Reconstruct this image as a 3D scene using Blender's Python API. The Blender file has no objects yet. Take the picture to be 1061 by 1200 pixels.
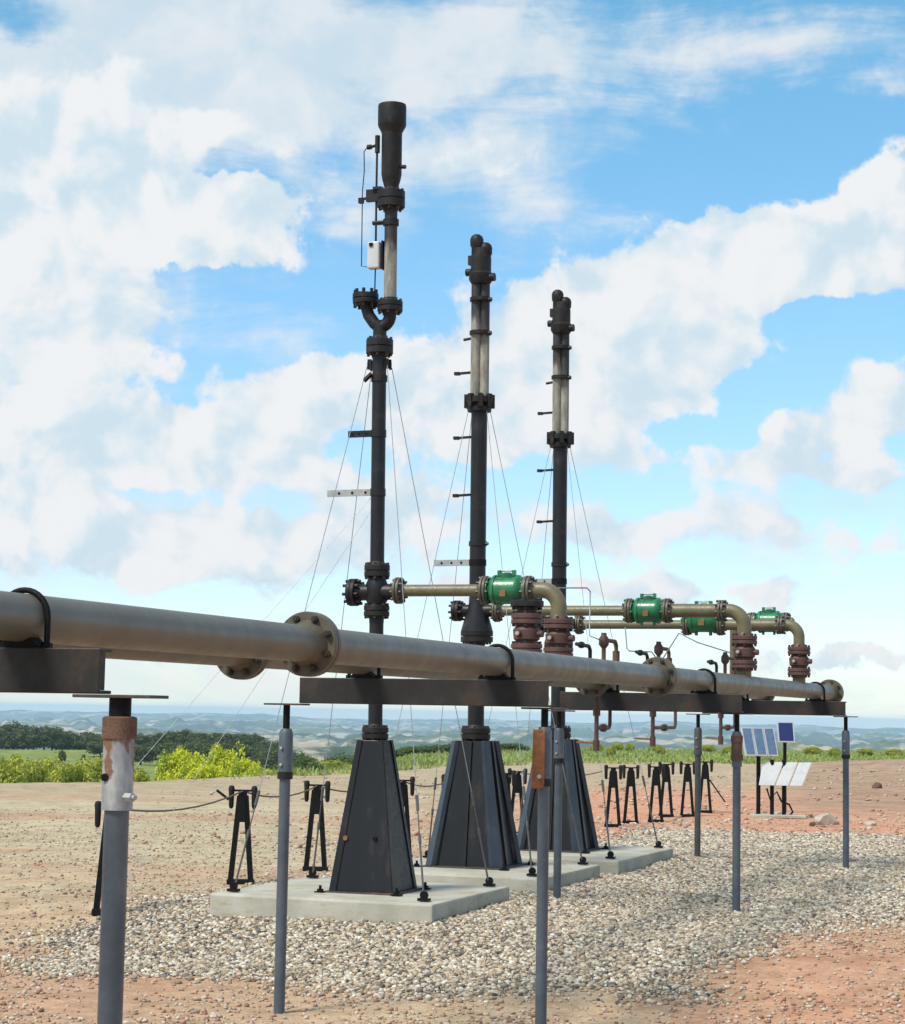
import bpy, bmesh, math, random
import numpy as np
from mathutils import Vector, Matrix
random.seed(7)
rng = np.random.default_rng(11)
S = bpy.context.scene
COL = S.collection
PI = math.pi

# ------------------------------------------------------------------ camera
# world: +X across the pipe rack, +Y along the pipe rack, z = 0 ground under the near posts
F, TH, EYE, ROLL = 2400.0, math.radians(19.8), 1.8, 0.0175
PITCH = math.atan(236 / 2400.0)
H = Vector((-math.sin(TH), math.cos(TH), 0))
D = (H * math.cos(PITCH) + Vector((0, 0, 1)) * math.sin(PITCH)).normalized()
R0 = Vector((math.cos(TH), math.sin(TH), 0))
U0 = R0.cross(D)
RR = R0 * math.cos(ROLL) + U0 * math.sin(ROLL)
UU = U0 * math.cos(ROLL) - R0 * math.sin(ROLL)
CAM = Vector((0, 0, EYE))

cd = bpy.data.cameras.new('camera')
cam = bpy.data.objects.new('camera', cd)
COL.objects.link(cam)
cd.sensor_fit = 'HORIZONTAL'
cd.sensor_width = 36
cd.lens = F / 1061 * 36
cd.clip_start = 0.05
cd.clip_end = 40000
cam.matrix_world = Matrix(((RR.x, UU.x, -D.x, CAM.x), (RR.y, UU.y, -D.y, CAM.y), (RR.z, UU.z, -D.z, CAM.z), (0, 0, 0, 1)))
S.camera = cam

def ray(px, py):
    return D + RR * ((px - 530.5) / F) + UU * ((600 - py) / F)

def at(px, py, dist):
    """a point at horizontal distance dist in front of the viewer, along a sight line"""
    k = ray(px, py)
    return CAM + k * (dist / k.dot(H))

# ------------------------------------------------------------------ materials
class NT:
    def __init__(s, tree):
        s.t = tree
    def n(s, typ, **kw):
        nd = s.t.nodes.new(typ)
        for k, v in kw.items():
            if k.startswith('i_'):
                key = k[2:]
                key = int(key) if key.isdigit() else key.replace('_', ' ')
                s.put(nd.inputs[key], v)
            else:
                setattr(nd, k, v)
        return nd
    def put(s, sock, v):
        if isinstance(v, bpy.types.NodeSocket):
            s.t.links.new(v, sock)
        elif isinstance(v, bpy.types.Node):
            s.t.links.new(v.outputs[0], sock)
        else:
            if isinstance(v, (tuple, list)) and len(v) == 3 and sock.type == 'RGBA':
                v = (*v, 1)
            sock.default_value = v
    def math(s, op, a, b=0.0, c=None, clamp=False):
        nd = s.t.nodes.new('ShaderNodeMath')
        nd.operation = op
        nd.use_clamp = clamp
        s.put(nd.inputs[0], a)
        s.put(nd.inputs[1], b)
        if c is not None:
            s.put(nd.inputs[2], c)
        return nd.outputs[0]
    def vm(s, op, a, b=(0, 0, 0)):
        nd = s.t.nodes.new('ShaderNodeVectorMath')
        nd.operation = op
        s.put(nd.inputs[0], a)
        if op == 'SCALE':
            s.put(nd.inputs[3], b)
        else:
            s.put(nd.inputs[1], b)
        return nd.outputs['Value'] if op in ('DOT_PRODUCT', 'LENGTH') else nd.outputs[0]
    def mix(s, f, a, b):
        nd = s.t.nodes.new('ShaderNodeMix')
        nd.data_type = 'RGBA'
        s.put(nd.inputs[0], f)
        s.put(nd.inputs[6], a)
        s.put(nd.inputs[7], b)
        return nd.outputs[2]
    def ramp(s, f, lo, hi, a=0.0, b=1.0, smooth=True):
        nd = s.t.nodes.new('ShaderNodeMapRange')
        nd.interpolation_type = 'SMOOTHSTEP' if smooth else 'LINEAR'
        s.put(nd.inputs[0], f)
        for k, v in enumerate((lo, hi, a, b)):
            s.put(nd.inputs[k + 1], v)
        return nd.outputs[0]
    def noise(s, vec, scale, detail=4, rough=0.55, dist=0.0):
        nd = s.t.nodes.new('ShaderNodeTexNoise')
        s.put(nd.inputs['Vector'], vec)
        nd.inputs['Scale'].default_value = scale
        nd.inputs['Detail'].default_value = detail
        nd.inputs['Roughness'].default_value = rough
        nd.inputs['Distortion'].default_value = dist
        return nd.outputs[0]

MATS = {}
def new_mat(name):
    m = bpy.data.materials.new(name)
    m.use_nodes = True
    t = m.node_tree
    t.nodes.clear()
    k = NT(t)
    out = k.n('ShaderNodeOutputMaterial')
    b = k.n('ShaderNodeBsdfPrincipled')
    t.links.new(b.outputs[0], out.inputs[0])
    MATS[name] = m
    return m, k, b, out

def paint(name, col, rough=0.45, metal=0.0, dirt=None, dirt_amt=0.35, scale=6.0, bump=0.15, var=0.25, coat=0.0, streak=False, fine=0.25):
    """weathered surface: base colour with blotches, some dirt / rust and a fine bump"""
    m, k, b, out = new_mat(name)
    tc = k.n('ShaderNodeTexCoord').outputs['Object']
    v = tc
    if streak:
        v = k.vm('MULTIPLY', tc, (1, 1, 0.25))
    n1 = k.noise(v, scale, 6, 0.6)
    n2 = k.noise(tc, scale * 7, 4, 0.6)
    lo = tuple(c * (1 - var) for c in col)
    hi = tuple(min(1, c * (1 + var)) for c in col)
    c = k.mix(k.ramp(n1, 0.3, 0.7), lo, hi)
    c = k.mix(k.ramp(n2, 0.35, 0.75, 0, fine), c, tuple(x * 0.6 for x in col))
    if dirt:
        d = k.math('MULTIPLY', k.ramp(n1, 0.56, 0.66), k.ramp(n2, 0.3, 0.55))
        c = k.mix(k.math('MULTIPLY', d, dirt_amt), c, dirt)
    k.put(b.inputs['Base Color'], c)
    k.put(b.inputs['Roughness'], k.ramp(n2, 0.3, 0.7, rough * 0.85, min(1, rough * 1.2)))
    b.inputs['Metallic'].default_value = metal
    if sum(col) < 0.07:
        b.inputs['Specular IOR Level'].default_value = 0.3 if sum(col) > 0.02 else 0.15
    if coat:
        b.inputs['Coat Weight'].default_value = coat
    bp = k.n('ShaderNodeBump', i_Strength=bump, i_Distance=0.004)
    k.put(bp.inputs['Height'], n2)
    k.put(b.inputs['Normal'], bp.outputs[0])
    return m

RUST = (0.16, 0.062, 0.026)
paint("header_paint", (0.122, 0.113, 0.090), 0.42, 0, (0.075, 0.058, 0.042), 0.5, 1.1, 0.008, 0.12, fine=0.06)
paint('beam_steel', (0.021, 0.0195, 0.0185), 0.5, 0.0, (0.06, 0.036, 0.024), 0.5, 4.0, 0.3, 0.3)
paint('plate_steel', (0.05, 0.042, 0.038), 0.6, 0, RUST, 0.8, 9, 0.3, 0.3)
paint('post_grey', (0.085, 0.103, 0.125), 0.42, 0.25, (0.16, 0.16, 0.16), 0.4, 7, 0.15, 0.18)
paint('post_dark', (0.06, 0.062, 0.062), 0.55, 0.1, (0.12, 0.09, 0.06), 0.5, 7, 0.2, 0.25)
paint('sleeve_pale', (0.42, 0.43, 0.44), 0.5, 0.1, RUST, 1.0, 8.0, 0.3, 0.15)
paint('rust', (0.12, 0.062, 0.040), 0.8, 0, (0.05, 0.035, 0.03), 0.7, 18, 0.6, 0.35)
paint('rust_orange', (0.22, 0.085, 0.032), 0.8, 0, (0.08, 0.035, 0.02), 0.9, 14, 0.7, 0.35)
paint('valve_rust', (0.088, 0.042, 0.033), 0.55, 0, (0.05, 0.03, 0.03), 0.6, 14, 0.4, 0.3)
paint('black_steel', (0.0125, 0.0125, 0.0145), 0.42, 0, (0.05, 0.035, 0.03), 0.5, 7, 0.2, 0.3)
paint('black_rough', (0.0125, 0.011, 0.011), 0.55, 0, (0.055, 0.035, 0.03), 0.5, 12, 0.4, 0.35)
paint('black_matte', (0.0055, 0.0055, 0.006), 0.55, 0, None, 0, 8, 0.2, 0.3)
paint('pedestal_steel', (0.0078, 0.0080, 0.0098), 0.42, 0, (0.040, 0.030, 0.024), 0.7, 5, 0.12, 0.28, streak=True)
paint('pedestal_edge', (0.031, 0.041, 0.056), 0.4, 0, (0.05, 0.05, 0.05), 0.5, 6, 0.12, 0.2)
paint('olive_paint', (0.135, 0.120, 0.064), 0.45, 0, (0.09, 0.06, 0.035), 0.6, 9, 0.2, 0.2)
paint('olive_flange', (0.090, 0.077, 0.052), 0.5, 0, (0.10, 0.07, 0.04), 0.7, 14, 0.25, 0.25)
paint('green_enamel', (0.010, 0.145, 0.056), 0.36, 0, (0.045, 0.055, 0.03), 0.85, 8, 0.2, 0.35, coat=0.15)
paint('galvanised', (0.36, 0.37, 0.36), 0.5, 0.4, (0.20, 0.19, 0.17), 0.6, 16, 0.15, 0.2)
paint('bare_bolt', (0.42, 0.40, 0.36), 0.45, 0.5, RUST, 0.5, 20, 0.1, 0.2)
paint('bolt_dark', (0.035, 0.025, 0.02), 0.5, 0.2, RUST, 0.5, 20, 0.1, 0.2)
paint('box_white', (0.50, 0.51, 0.51), 0.5, 0, (0.4, 0.38, 0.33), 0.4, 8, 0.1, 0.08)
paint('bronze', (0.30, 0.15, 0.07), 0.4, 0.5, RUST, 0.5, 18, 0.2, 0.2)
paint('wire_steel', (0.34, 0.37, 0.40), 0.45, 0.4, None, 0, 30, 0.1, 0.2)
paint('rod_steel', (0.11, 0.11, 0.11), 0.5, 0.3, RUST, 0.5, 30, 0.1, 0.2)
paint('conduit_grey', (0.26, 0.27, 0.28), 0.45, 0.3, None, 0, 20, 0.1, 0.15)
paint('rope_brown', (0.17, 0.13, 0.10), 0.9, 0, None, 0, 60, 0.5, 0.3)
paint('rock_pale', (0.43, 0.37, 0.29), 0.9, 0, (0.25, 0.17, 0.11), 0.6, 5, 0.8, 0.2)
paint('rock_tan', (0.34, 0.24, 0.17), 0.9, 0, (0.2, 0.13, 0.09), 0.6, 5, 0.8, 0.2)
paint('bark', (0.07, 0.055, 0.04), 0.9, 0, None, 0, 6, 0.6, 0.3)
paint('panel_frame', (0.62, 0.62, 0.62), 0.4, 0.5, None, 0, 9, 0.1, 0.1)

def mat_soot():
    m, k, b, out = new_mat('sooty_pipe')
    g = k.n('ShaderNodeTexCoord').outputs['Object']
    at_ = k.n('ShaderNodeAttribute', attribute_name='soot').outputs['Fac']
    n1 = k.noise(k.vm('MULTIPLY', g, (8, 8, 2.0)), 3, 6, 0.6)
    n2 = k.noise(g, 40, 4, 0.6)
    f = k.ramp(k.math('ADD', at_, k.math('MULTIPLY_ADD', n1, 0.7, -0.35)), 0.25, 0.75)
    pale = k.mix(k.ramp(n1, 0.35, 0.7), (0.30, 0.285, 0.24), (0.16, 0.15, 0.125))
    pale = k.mix(k.ramp(n2, 0.5, 0.75, 0, 0.5), pale, (0.15, 0.10, 0.06))
    c = k.mix(f, pale, (0.022, 0.020, 0.021))
    k.put(b.inputs['Base Color'], c)
    b.inputs['Roughness'].default_value = 0.6
    bp = k.n('ShaderNodeBump', i_Strength=0.3, i_Distance=0.003)
    k.put(bp.inputs['Height'], n2)
    k.put(b.inputs['Normal'], bp.outputs[0])
mat_soot()

def mat_sleeve():
    m, k, b, out = new_mat('sleeve_rusting')
    g = k.n('ShaderNodeTexCoord').outputs['Object']
    v = k.vm('MULTIPLY', g, (1, 1, 0.45))
    n1 = k.noise(v, 15, 5, 0.6)
    n2 = k.noise(g, 60, 4, 0.6)
    sp = k.n('ShaderNodeSeparateXYZ')
    k.put(sp.inputs[0], g)
    up = k.ramp(sp.outputs[2], 1.52, 1.76)
    f = k.ramp(k.math('ADD', n1, k.math('MULTIPLY', up, 0.22)), 0.575, 0.67)
    pale = k.mix(k.ramp(n1, 0.3, 0.7), (0.22, 0.23, 0.25), (0.46, 0.46, 0.45))
    c = k.mix(f, pale, k.mix(n2, (0.10, 0.045, 0.026), (0.23, 0.13, 0.075)))
    k.put(b.inputs['Base Color'], c)
    b.inputs['Roughness'].default_value = 0.6
    bp = k.n('ShaderNodeBump', i_Strength=0.3, i_Distance=0.003)
    k.put(bp.inputs['Height'], n2)
    k.put(b.inputs['Normal'], bp.outputs[0])
mat_sleeve()

def mat_concrete():
    m, k, b, out = new_mat('concrete')
    g = k.n('ShaderNodeTexCoord').outputs['Object']
    n1 = k.noise(g, 2.2, 6, 0.6)
    n2 = k.noise(g, 35, 5, 0.65)
    n3 = k.noise(k.vm('MULTIPLY', g, (1, 1, 4)), 5, 5, 0.6)
    c = k.mix(k.ramp(n1, 0.3, 0.7), (0.33, 0.315, 0.255), (0.46, 0.44, 0.375))
    c = k.mix(k.ramp(n3, 0.52, 0.7, 0, 0.7), c, (0.35, 0.27, 0.14))
    c = k.mix(k.ramp(n2, 0.5, 0.8, 0, 0.5), c, (0.24, 0.23, 0.20))
    k.put(b.inputs['Base Color'], c)
    b.inputs['Roughness'].default_value = 0.88
    bp = k.n('ShaderNodeBump', i_Strength=0.4, i_Distance=0.006)
    k.put(bp.inputs['Height'], n2)
    k.put(b.inputs['Normal'], bp.outputs[0])
mat_concrete()

def mat_solar():
    m, k, b, out = new_mat('solar_cells')
    g = k.n('ShaderNodeTexCoord').outputs['Object']
    n = k.noise(g, 14, 3, 0.5)
    c = k.mix(n, (0.06, 0.11, 0.20), (0.15, 0.22, 0.32))
    k.put(b.inputs['Base Color'], c)
    b.inputs['Roughness'].default_value = 0.25
    m, k, b, out = new_mat('solar_navy')
    b.inputs['Base Color'].default_value = (0.015, 0.025, 0.12, 1)
    b.inputs['Roughness'].default_value = 0.3
mat_solar()

def mat_stone(name, cols, rough=0.85):
    m, k, b, out = new_mat(name)
    r = k.n('ShaderNodeNewGeometry').outputs['Random Per Island']
    cr = k.n('ShaderNodeValToRGB')
    cr.color_ramp.interpolation = 'CONSTANT'
    el = cr.color_ramp.elements
    while len(el) < len(cols):
        el.new(0.5)
    for i, c in enumerate(cols):
        el[i].position = i / len(cols)
        el[i].color = (*c, 1)
    k.put(cr.inputs[0], r)
    g = k.n('ShaderNodeTexCoord').outputs['Object']
    n = k.noise(g, 90, 3, 0.6)
    c = k.mix(k.ramp(n, 0.3, 0.7, 0, 0.35), cr.outputs[0], (0.16, 0.13, 0.10))
    k.put(b.inputs['Base Color'], c)
    b.inputs['Roughness'].default_value = rough
mat_stone('gravel_stone', [(0.473, 0.402, 0.296), (0.312, 0.254, 0.183), (0.616, 0.546, 0.438), (0.149, 0.129, 0.108), (0.419, 0.324, 0.205), (0.514, 0.443, 0.340), (0.209, 0.169, 0.131), (0.445, 0.369, 0.258), (0.689, 0.660, 0.545), (0.378, 0.266, 0.147), (0.086, 0.079, 0.077), (0.502, 0.421, 0.308), (0.272, 0.230, 0.183), (0.558, 0.490, 0.399)])
mat_stone('dirt_pebble', [(0.50, 0.39, 0.28), (0.42, 0.30, 0.20), (0.52, 0.43, 0.34), (0.34, 0.20, 0.14), (0.48, 0.31, 0.22), (0.30, 0.24, 0.19), (0.56, 0.48, 0.40), (0.42, 0.22, 0.14), (0.24, 0.13, 0.085)])

def mat_leaf(name, c0, c1, c2):
    m, k, b, out = new_mat(name)
    r = k.n('ShaderNodeNewGeometry').outputs['Random Per Island']
    g = k.n('ShaderNodeTexCoord').outputs['Object']
    n = k.noise(g, 0.9, 3, 0.6)
    c = k.mix(r, c0, c1)
    c = k.mix(k.ramp(n, 0.42, 0.66), c, c2)
    k.put(b.inputs['Base Color'], c)
    b.inputs['Roughness'].default_value = 0.6
    tr = k.n('ShaderNodeBsdfTranslucent')
    k.put(tr.inputs[0], c)
    mx = k.n('ShaderNodeMixShader')
    mx.inputs[0].default_value = 0.3
    m.node_tree.links.new(b.outputs[0], mx.inputs[1])
    m.node_tree.links.new(tr.outputs[0], mx.inputs[2])
    m.node_tree.links.new(mx.outputs[0], out.inputs[0])
mat_leaf('leaf_dark', (0.068, 0.092, 0.015), (0.125, 0.148, 0.028), (0.034, 0.052, 0.012))
mat_leaf('leaf_mid', (0.075, 0.13, 0.025), (0.13, 0.19, 0.04), (0.05, 0.09, 0.02))
mat_leaf('leaf_olive', (0.34, 0.38, 0.035), (0.46, 0.47, 0.05), (0.18, 0.23, 0.03))
mat_leaf('leaf_yellow', (0.50, 0.55, 0.018), (0.66, 0.66, 0.03), (0.30, 0.38, 0.02))
mat_leaf('grass_blade', (0.27, 0.33, 0.075), (0.38, 0.42, 0.12), (0.19, 0.26, 0.055))

def mat_ground():
    m, k, b, out = new_mat('ground_soil')
    pos = k.n('ShaderNodeNewGeometry').outputs['Position']
    tint = k.n('ShaderNodeAttribute', attribute_name='tint').outputs['Color']
    grav = k.n('ShaderNodeAttribute', attribute_name='gravel').outputs['Fac']
    far = k.n('ShaderNodeAttribute', attribute_name='far').outputs['Fac']
    n1 = k.noise(pos, 0.8, 6, 0.65)
    n2 = k.noise(pos, 9, 6, 0.7)
    n3 = k.noise(pos, 45, 4, 0.7)
    vo = k.n('ShaderNodeTexVoronoi', i_Scale=38.0)
    k.put(vo.inputs['Vector'], pos)
    sep = k.n('ShaderNodeSeparateColor')
    k.put(sep.inputs[0], vo.outputs['Color'])
    val = k.math('MULTIPLY_ADD', n2, 0.75, k.math('MULTIPLY_ADD', n3, 0.55, 0.33))
    soil = k.vm('SCALE', tint, val)
    soil = k.mix(k.ramp(n1, 0.45, 0.7, 0, 0.45), soil, k.vm('MULTIPLY', tint, (0.78, 0.70, 0.64)))
    soil = k.mix(k.ramp(sep.outputs[0], 0.72, 0.9, 0, 0.55), soil, k.mix(sep.outputs[1], (0.30, 0.19, 0.13), (0.52, 0.43, 0.34)))
    n4 = k.noise(pos, 2.4, 7, 0.72)
    soil = k.mix(k.ramp(n4, 0.44, 0.66, 0, 0.6), soil, k.vm('MULTIPLY', soil, (0.66, 0.60, 0.56)))
    soil = k.mix(k.ramp(n4, 0.52, 0.36, 0, 0.4), soil, k.vm('MULTIPLY', soil, (1.22, 1.24, 1.22)))
    gv = k.n('ShaderNodeTexVoronoi', i_Scale=30.0)
    k.put(gv.inputs['Vector'], pos)
    gs = k.n('ShaderNodeSeparateColor')
    k.put(gs.inputs[0], gv.outputs['Color'])
    gc = k.mix(gs.outputs[0], (0.09, 0.08, 0.065), (0.30, 0.27, 0.225))
    c = k.mix(k.ramp(grav, 0.35, 0.65), soil, gc)
    # far country: grass, scrub and pale badland cliffs
    sp = k.n('ShaderNodeSeparateXYZ')
    k.put(sp.inputs[0], pos)
    nz = k.n('ShaderNodeSeparateXYZ')
    k.put(nz.inputs[0], k.n('ShaderNodeNewGeometry').outputs['Normal'])
    f1 = k.noise(pos, 0.02, 7, 0.65)
    f2 = k.noise(pos, 0.006, 6, 0.6)
    f3 = k.noise(k.vm('MULTIPLY', pos, (1, 1, 7)), 0.0075, 8, 0.66)
    gr = k.mix(k.ramp(f1, 0.35, 0.65), (0.060, 0.090, 0.026), (0.13, 0.155, 0.055))
    gr = k.mix(k.ramp(f2, 0.4, 0.6), gr, (0.035, 0.055, 0.022))
    cl = k.math('MULTIPLY', k.ramp(f3, 0.51, 0.60, 0, 0.8), k.ramp(far, 1.3, 1.6))
    gr = k.mix(cl, gr, k.mix(f1, (0.40, 0.33, 0.24), (0.54, 0.47, 0.37)))
    ng = k.noise(pos, 0.35, 6, 0.7)
    near_g = k.mix(k.ramp(ng, 0.3, 0.7), (0.125, 0.165, 0.036), (0.24, 0.28, 0.075))
    gr = k.mix(k.ramp(far, 1.02, 1.25), near_g, gr)
    c = k.mix(k.ramp(k.math('ADD', far, k.math('MULTIPLY_ADD', ng, 0.7, -0.35)), 0.4, 0.6), c, gr)
    k.put(b.inputs['Base Color'], c)
    b.inputs['Roughness'].default_value = 0.95
    b.inputs['Specular IOR Level'].default_value = 0.15
    bp = k.n('ShaderNodeBump', i_Strength=0.7, i_Distance=0.03)
    k.put(bp.inputs['Height'], k.math('ADD', k.math('ADD', n2, k.math('MULTIPLY', n3, 0.5)), k.math('MULTIPLY', n4, 2.2)))
    k.put(b.inputs['Normal'], bp.outputs[0])
mat_ground()

# ------------------------------------------------------------------ mesh helpers
def frame(axis):
    a = Vector(axis).normalized()
    t = Vector((0, 0, 1)) if abs(a.z) < 0.9 else Vector((1, 0, 0))
    x = a.cross(t).normalized()
    y = a.cross(x).normalized()
    return a, x, y

class MB:
    def __init__(s):
        s.v = []; s.f = []; s.m = []; s.soot = None
    def add(s, vs, fs, mi=0):
        o = len(s.v)
        s.v += [tuple(p) for p in vs]
        s.f += [tuple(i + o for i in f) for f in fs]
        s.m += [mi] * len(fs)
    def lathe(s, o, axis, prof, n=24, mi=0, cap=True):
        """prof: [(distance along axis, radius), ...]"""
        a, x, y = frame(axis)
        o = Vector(o)
        vs = []; fs = []
        for t, r in prof:
            for i in range(n):
                w = 2 * PI * i / n
                vs.append(o + a * t + (x * math.cos(w) + y * math.sin(w)) * r)
        for j in range(len(prof) - 1):
            for i in range(n):
                i2 = (i + 1) % n
                fs.append((j * n + i2, j * n + i, (j + 1) * n + i, (j + 1) * n + i2))
        if cap:
            fs.append(tuple(range(n)))
            fs.append(tuple((len(prof) - 1) * n + i for i in reversed(range(n))))
        s.add(vs, fs, mi)
    def cyl(s, p0, p1, r, r1=None, n=20, mi=0):
        p0 = Vector(p0); p1 = Vector(p1)
        s.lathe(p0, p1 - p0, [(0, r), ((p1 - p0).length, r if r1 is None else r1)], n, mi)
    def path(s, pts, r, n=10, mi=0, cap=True):
        pts = [Vector(p) for p in pts]
        vs = []; fs = []
        prev = None
        for i, p in enumerate(pts):
            d = (pts[min(i + 1, len(pts) - 1)] - pts[max(i - 1, 0)]).normalized()
            if prev is None:
                _, x, y = frame(d)
            else:
                x = (prev - d * prev.dot(d)).normalized()
                y = d.cross(x)
            prev = x
            for j in range(n):
                w = 2 * PI * j / n
                vs.append(p + (x * math.cos(w) + y * math.sin(w)) * r)
        for i in range(len(pts) - 1):
            for j in range(n):
                j2 = (j + 1) % n
                fs.append((i * n + j, i * n + j2, (i + 1) * n + j2, (i + 1) * n + j))
        if cap:
            fs.append(tuple(reversed(range(n))))
            fs.append(tuple((len(pts) - 1) * n + j for j in range(n)))
        s.add(vs, fs, mi)
    def box(s, c, size, rot=None, mi=0):
        c = Vector(c)
        vs = []
        for dx in (-.5, .5):
            for dy in (-.5, .5):
                for dz in (-.5, .5):
                    p = Vector((dx * size[0], dy * size[1], dz * size[2]))
                    vs.append(c + (rot @ p if rot else p))
        s.add(vs, [(0, 1, 3, 2), (4, 6, 7, 5), (0, 4, 5, 1), (2, 3, 7, 6), (0, 2, 6, 4), (1, 5, 7, 3)], mi)
    def bar(s, p0, p1, w, d, side=(0, 1, 0), mi=0):
        """rectangular bar from p0 to p1; w across, d along side"""
        p0 = Vector(p0); p1 = Vector(p1)
        a = (p1 - p0).normalized()
        sd = Vector(side); sd = (sd - a * sd.dot(a)).normalized()
        x = a.cross(sd)
        vs = []
        for p in (p0, p1):
            for i, j in ((-1, -1), (1, -1), (1, 1), (-1, 1)):
                vs.append(p + x * (i * w / 2) + sd * (j * d / 2))
        s.add(vs, [(3, 2, 1, 0), (4, 5, 6, 7), (0, 1, 5, 4), (1, 2, 6, 5), (2, 3, 7, 6), (3, 0, 4, 7)], mi)
    def prism(s, poly, ext, mi=0):
        n = len(poly)
        e = Vector(ext)
        vs = [Vector(p) for p in poly] + [Vector(p) + e for p in poly]
        fs = [tuple(reversed(range(n))), tuple(range(n, 2 * n))]
        fs += [(i, (i + 1) % n, n + (i + 1) % n, n + i) for i in range(n)]
        s.add(vs, fs, mi)
    def build(s, name, mats, parent=None, root=None, smooth=True, bevel=0.0):
        root = root or parent
        off = Vector(root.location) if root else Vector((0, 0, 0))
        me = bpy.data.meshes.new(name)
        me.from_pydata([tuple(Vector(p) - off) for p in s.v], [], s.f)
        bm = bmesh.new(); bm.from_mesh(me)
        bmesh.ops.recalc_face_normals(bm, faces=bm.faces)
        bm.to_mesh(me); bm.free()
        if isinstance(mats, str):
            mats = [mats]
        for mt in mats:
            me.materials.append(MATS[mt])
        if any(s.m):
            me.polygons.foreach_set('material_index', s.m)
        if smooth:
            me.polygons.foreach_set('use_smooth', [True] * len(me.polygons))
            me.set_sharp_from_angle(angle=math.radians(38))
        ob = bpy.data.objects.new(name, me)
        COL.objects.link(ob)
        if parent:
            ob.parent = parent
        if bevel:
            md = ob.modifiers.new('bevel', 'BEVEL')
            md.width = bevel; md.segments = 2; md.limit_method = 'ANGLE'
        return ob

def thing(name, loc, label, cat, group=None, rz=0.0):
    o = bpy.data.objects.new(name, None)
    o.empty_display_size = 0.1
    o.location = loc
    o.rotation_euler.z = rz
    COL.objects.link(o)
    return tag(o, label, cat, group)

def tag(o, label, cat, group=None, kind=None):
    if label: o['label'] = label
    if cat: o['category'] = cat
    if group: o['group'] = group
    if kind: o['kind'] = kind
    return o

def clone(root, loc, label, group=None, rz=None):
    r = root.copy(); COL.objects.link(r)
    r.location = loc
    if rz is not None: r.rotation_euler.z = rz
    r['label'] = label
    if group: r['group'] = group
    for ch in list(root.children):
        c = ch.copy(); COL.objects.link(c); c.parent = r
        for g in list(ch.children):
            e = g.copy(); COL.objects.link(e); e.parent = c
    return r

def arc(c, a, b, r, n=9, t0=0.0, t1=PI / 2):
    c = Vector(c); a = Vector(a); b = Vector(b)
    return [c + a * (r * math.cos(t0 + (t1 - t0) * i / (n - 1))) + b * (r * math.sin(t0 + (t1 - t0) * i / (n - 1))) for i in range(n)]

def bolts(mb, c, axis, R, n, r=0.011, L=0.10, mi=1, ph=0.2):
    a, x, y = frame(axis)
    for i in range(n):
        w = ph + 2 * PI * i / n
        p = Vector(c) + (x * math.cos(w) + y * math.sin(w)) * R
        mb.cyl(p - a * L * 0.42, p + a * L * 0.42, r * 0.62, n=8, mi=mi)
        for sg in (-1, 1):
            mb.cyl(p + a * sg * L * 0.29, p + a * sg * L * 0.5, r, n=6, mi=mi)

def flange_pair(mb, c, axis, R, r, th=0.026, gap=0.005, n=8, mi=0, mb_i=1, neck=0.05, bolt=0.011):
    """two bolted weld-neck flanges around c"""
    c = Vector(c); a = Vector(axis).normalized()
    pr = [(-gap / 2 - th - neck, r * 1.02), (-gap / 2 - th, r * 1.32), (-gap / 2 - th, R - 0.004), (-gap / 2 - th + 0.004, R), (-gap / 2 - 0.003, R), (-gap / 2, R - 0.003), (-gap / 2, R * 0.72),
          (gap / 2, R * 0.72), (gap / 2, R - 0.003), (gap / 2 + 0.003, R), (gap / 2 + th - 0.004, R), (gap / 2 + th, R - 0.004), (gap / 2 + th, r * 1.32), (gap / 2 + th + neck, r * 1.02)]
    mb.lathe(c, a, pr, 28, mi)
    bolts(mb, c, a, (R + r * 1.3) / 2, n, bolt, 2 * th + gap + 0.045, mb_i)

# ------------------------------------------------------------------ value noise in numpy
def hash2(i, j, seed):
    h = (i.astype(np.int64) * 374761393 + j.astype(np.int64) * 668265263 + seed * 1442695041) & 0xffffffff
    h = ((h ^ (h >> 13)) * 1274126177) & 0xffffffff
    return ((h ^ (h >> 16)) & 0xffff) / 65535.0
def vnoise(x, y, seed=0):
    i = np.floor(x); j = np.floor(y)
    fx = x - i; fy = y - j
    fx = fx * fx * (3 - 2 * fx); fy = fy * fy * (3 - 2 * fy)
    a = hash2(i, j, seed); b = hash2(i + 1, j, seed); c = hash2(i, j + 1, seed); d_ = hash2(i + 1, j + 1, seed)
    return (a * (1 - fx) + b * fx) * (1 - fy) + (c * (1 - fx) + d_ * fx) * fy
def fbm(x, y, oct=4, seed=0):
    s = 0; w = 0.5; t = 0
    for k in range(oct):
        s = s + w * vnoise(x * 2 ** k, y * 2 ** k, seed + k); t += w; w *= 0.5
    return s / t
def sst(x, a, b):
    t = np.clip((x - a) / (b - a), 0, 1)
    return t * t * (3 - 2 * t)

# ------------------------------------------------------------------ terrain
def edge_r(col):
    return np.interp(col, [-600, 0, 150, 250, 350, 470, 700, 900, 1061, 1600], [42, 43, 45, 48, 53, 60, 74, 76, 78, 78])

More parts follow.
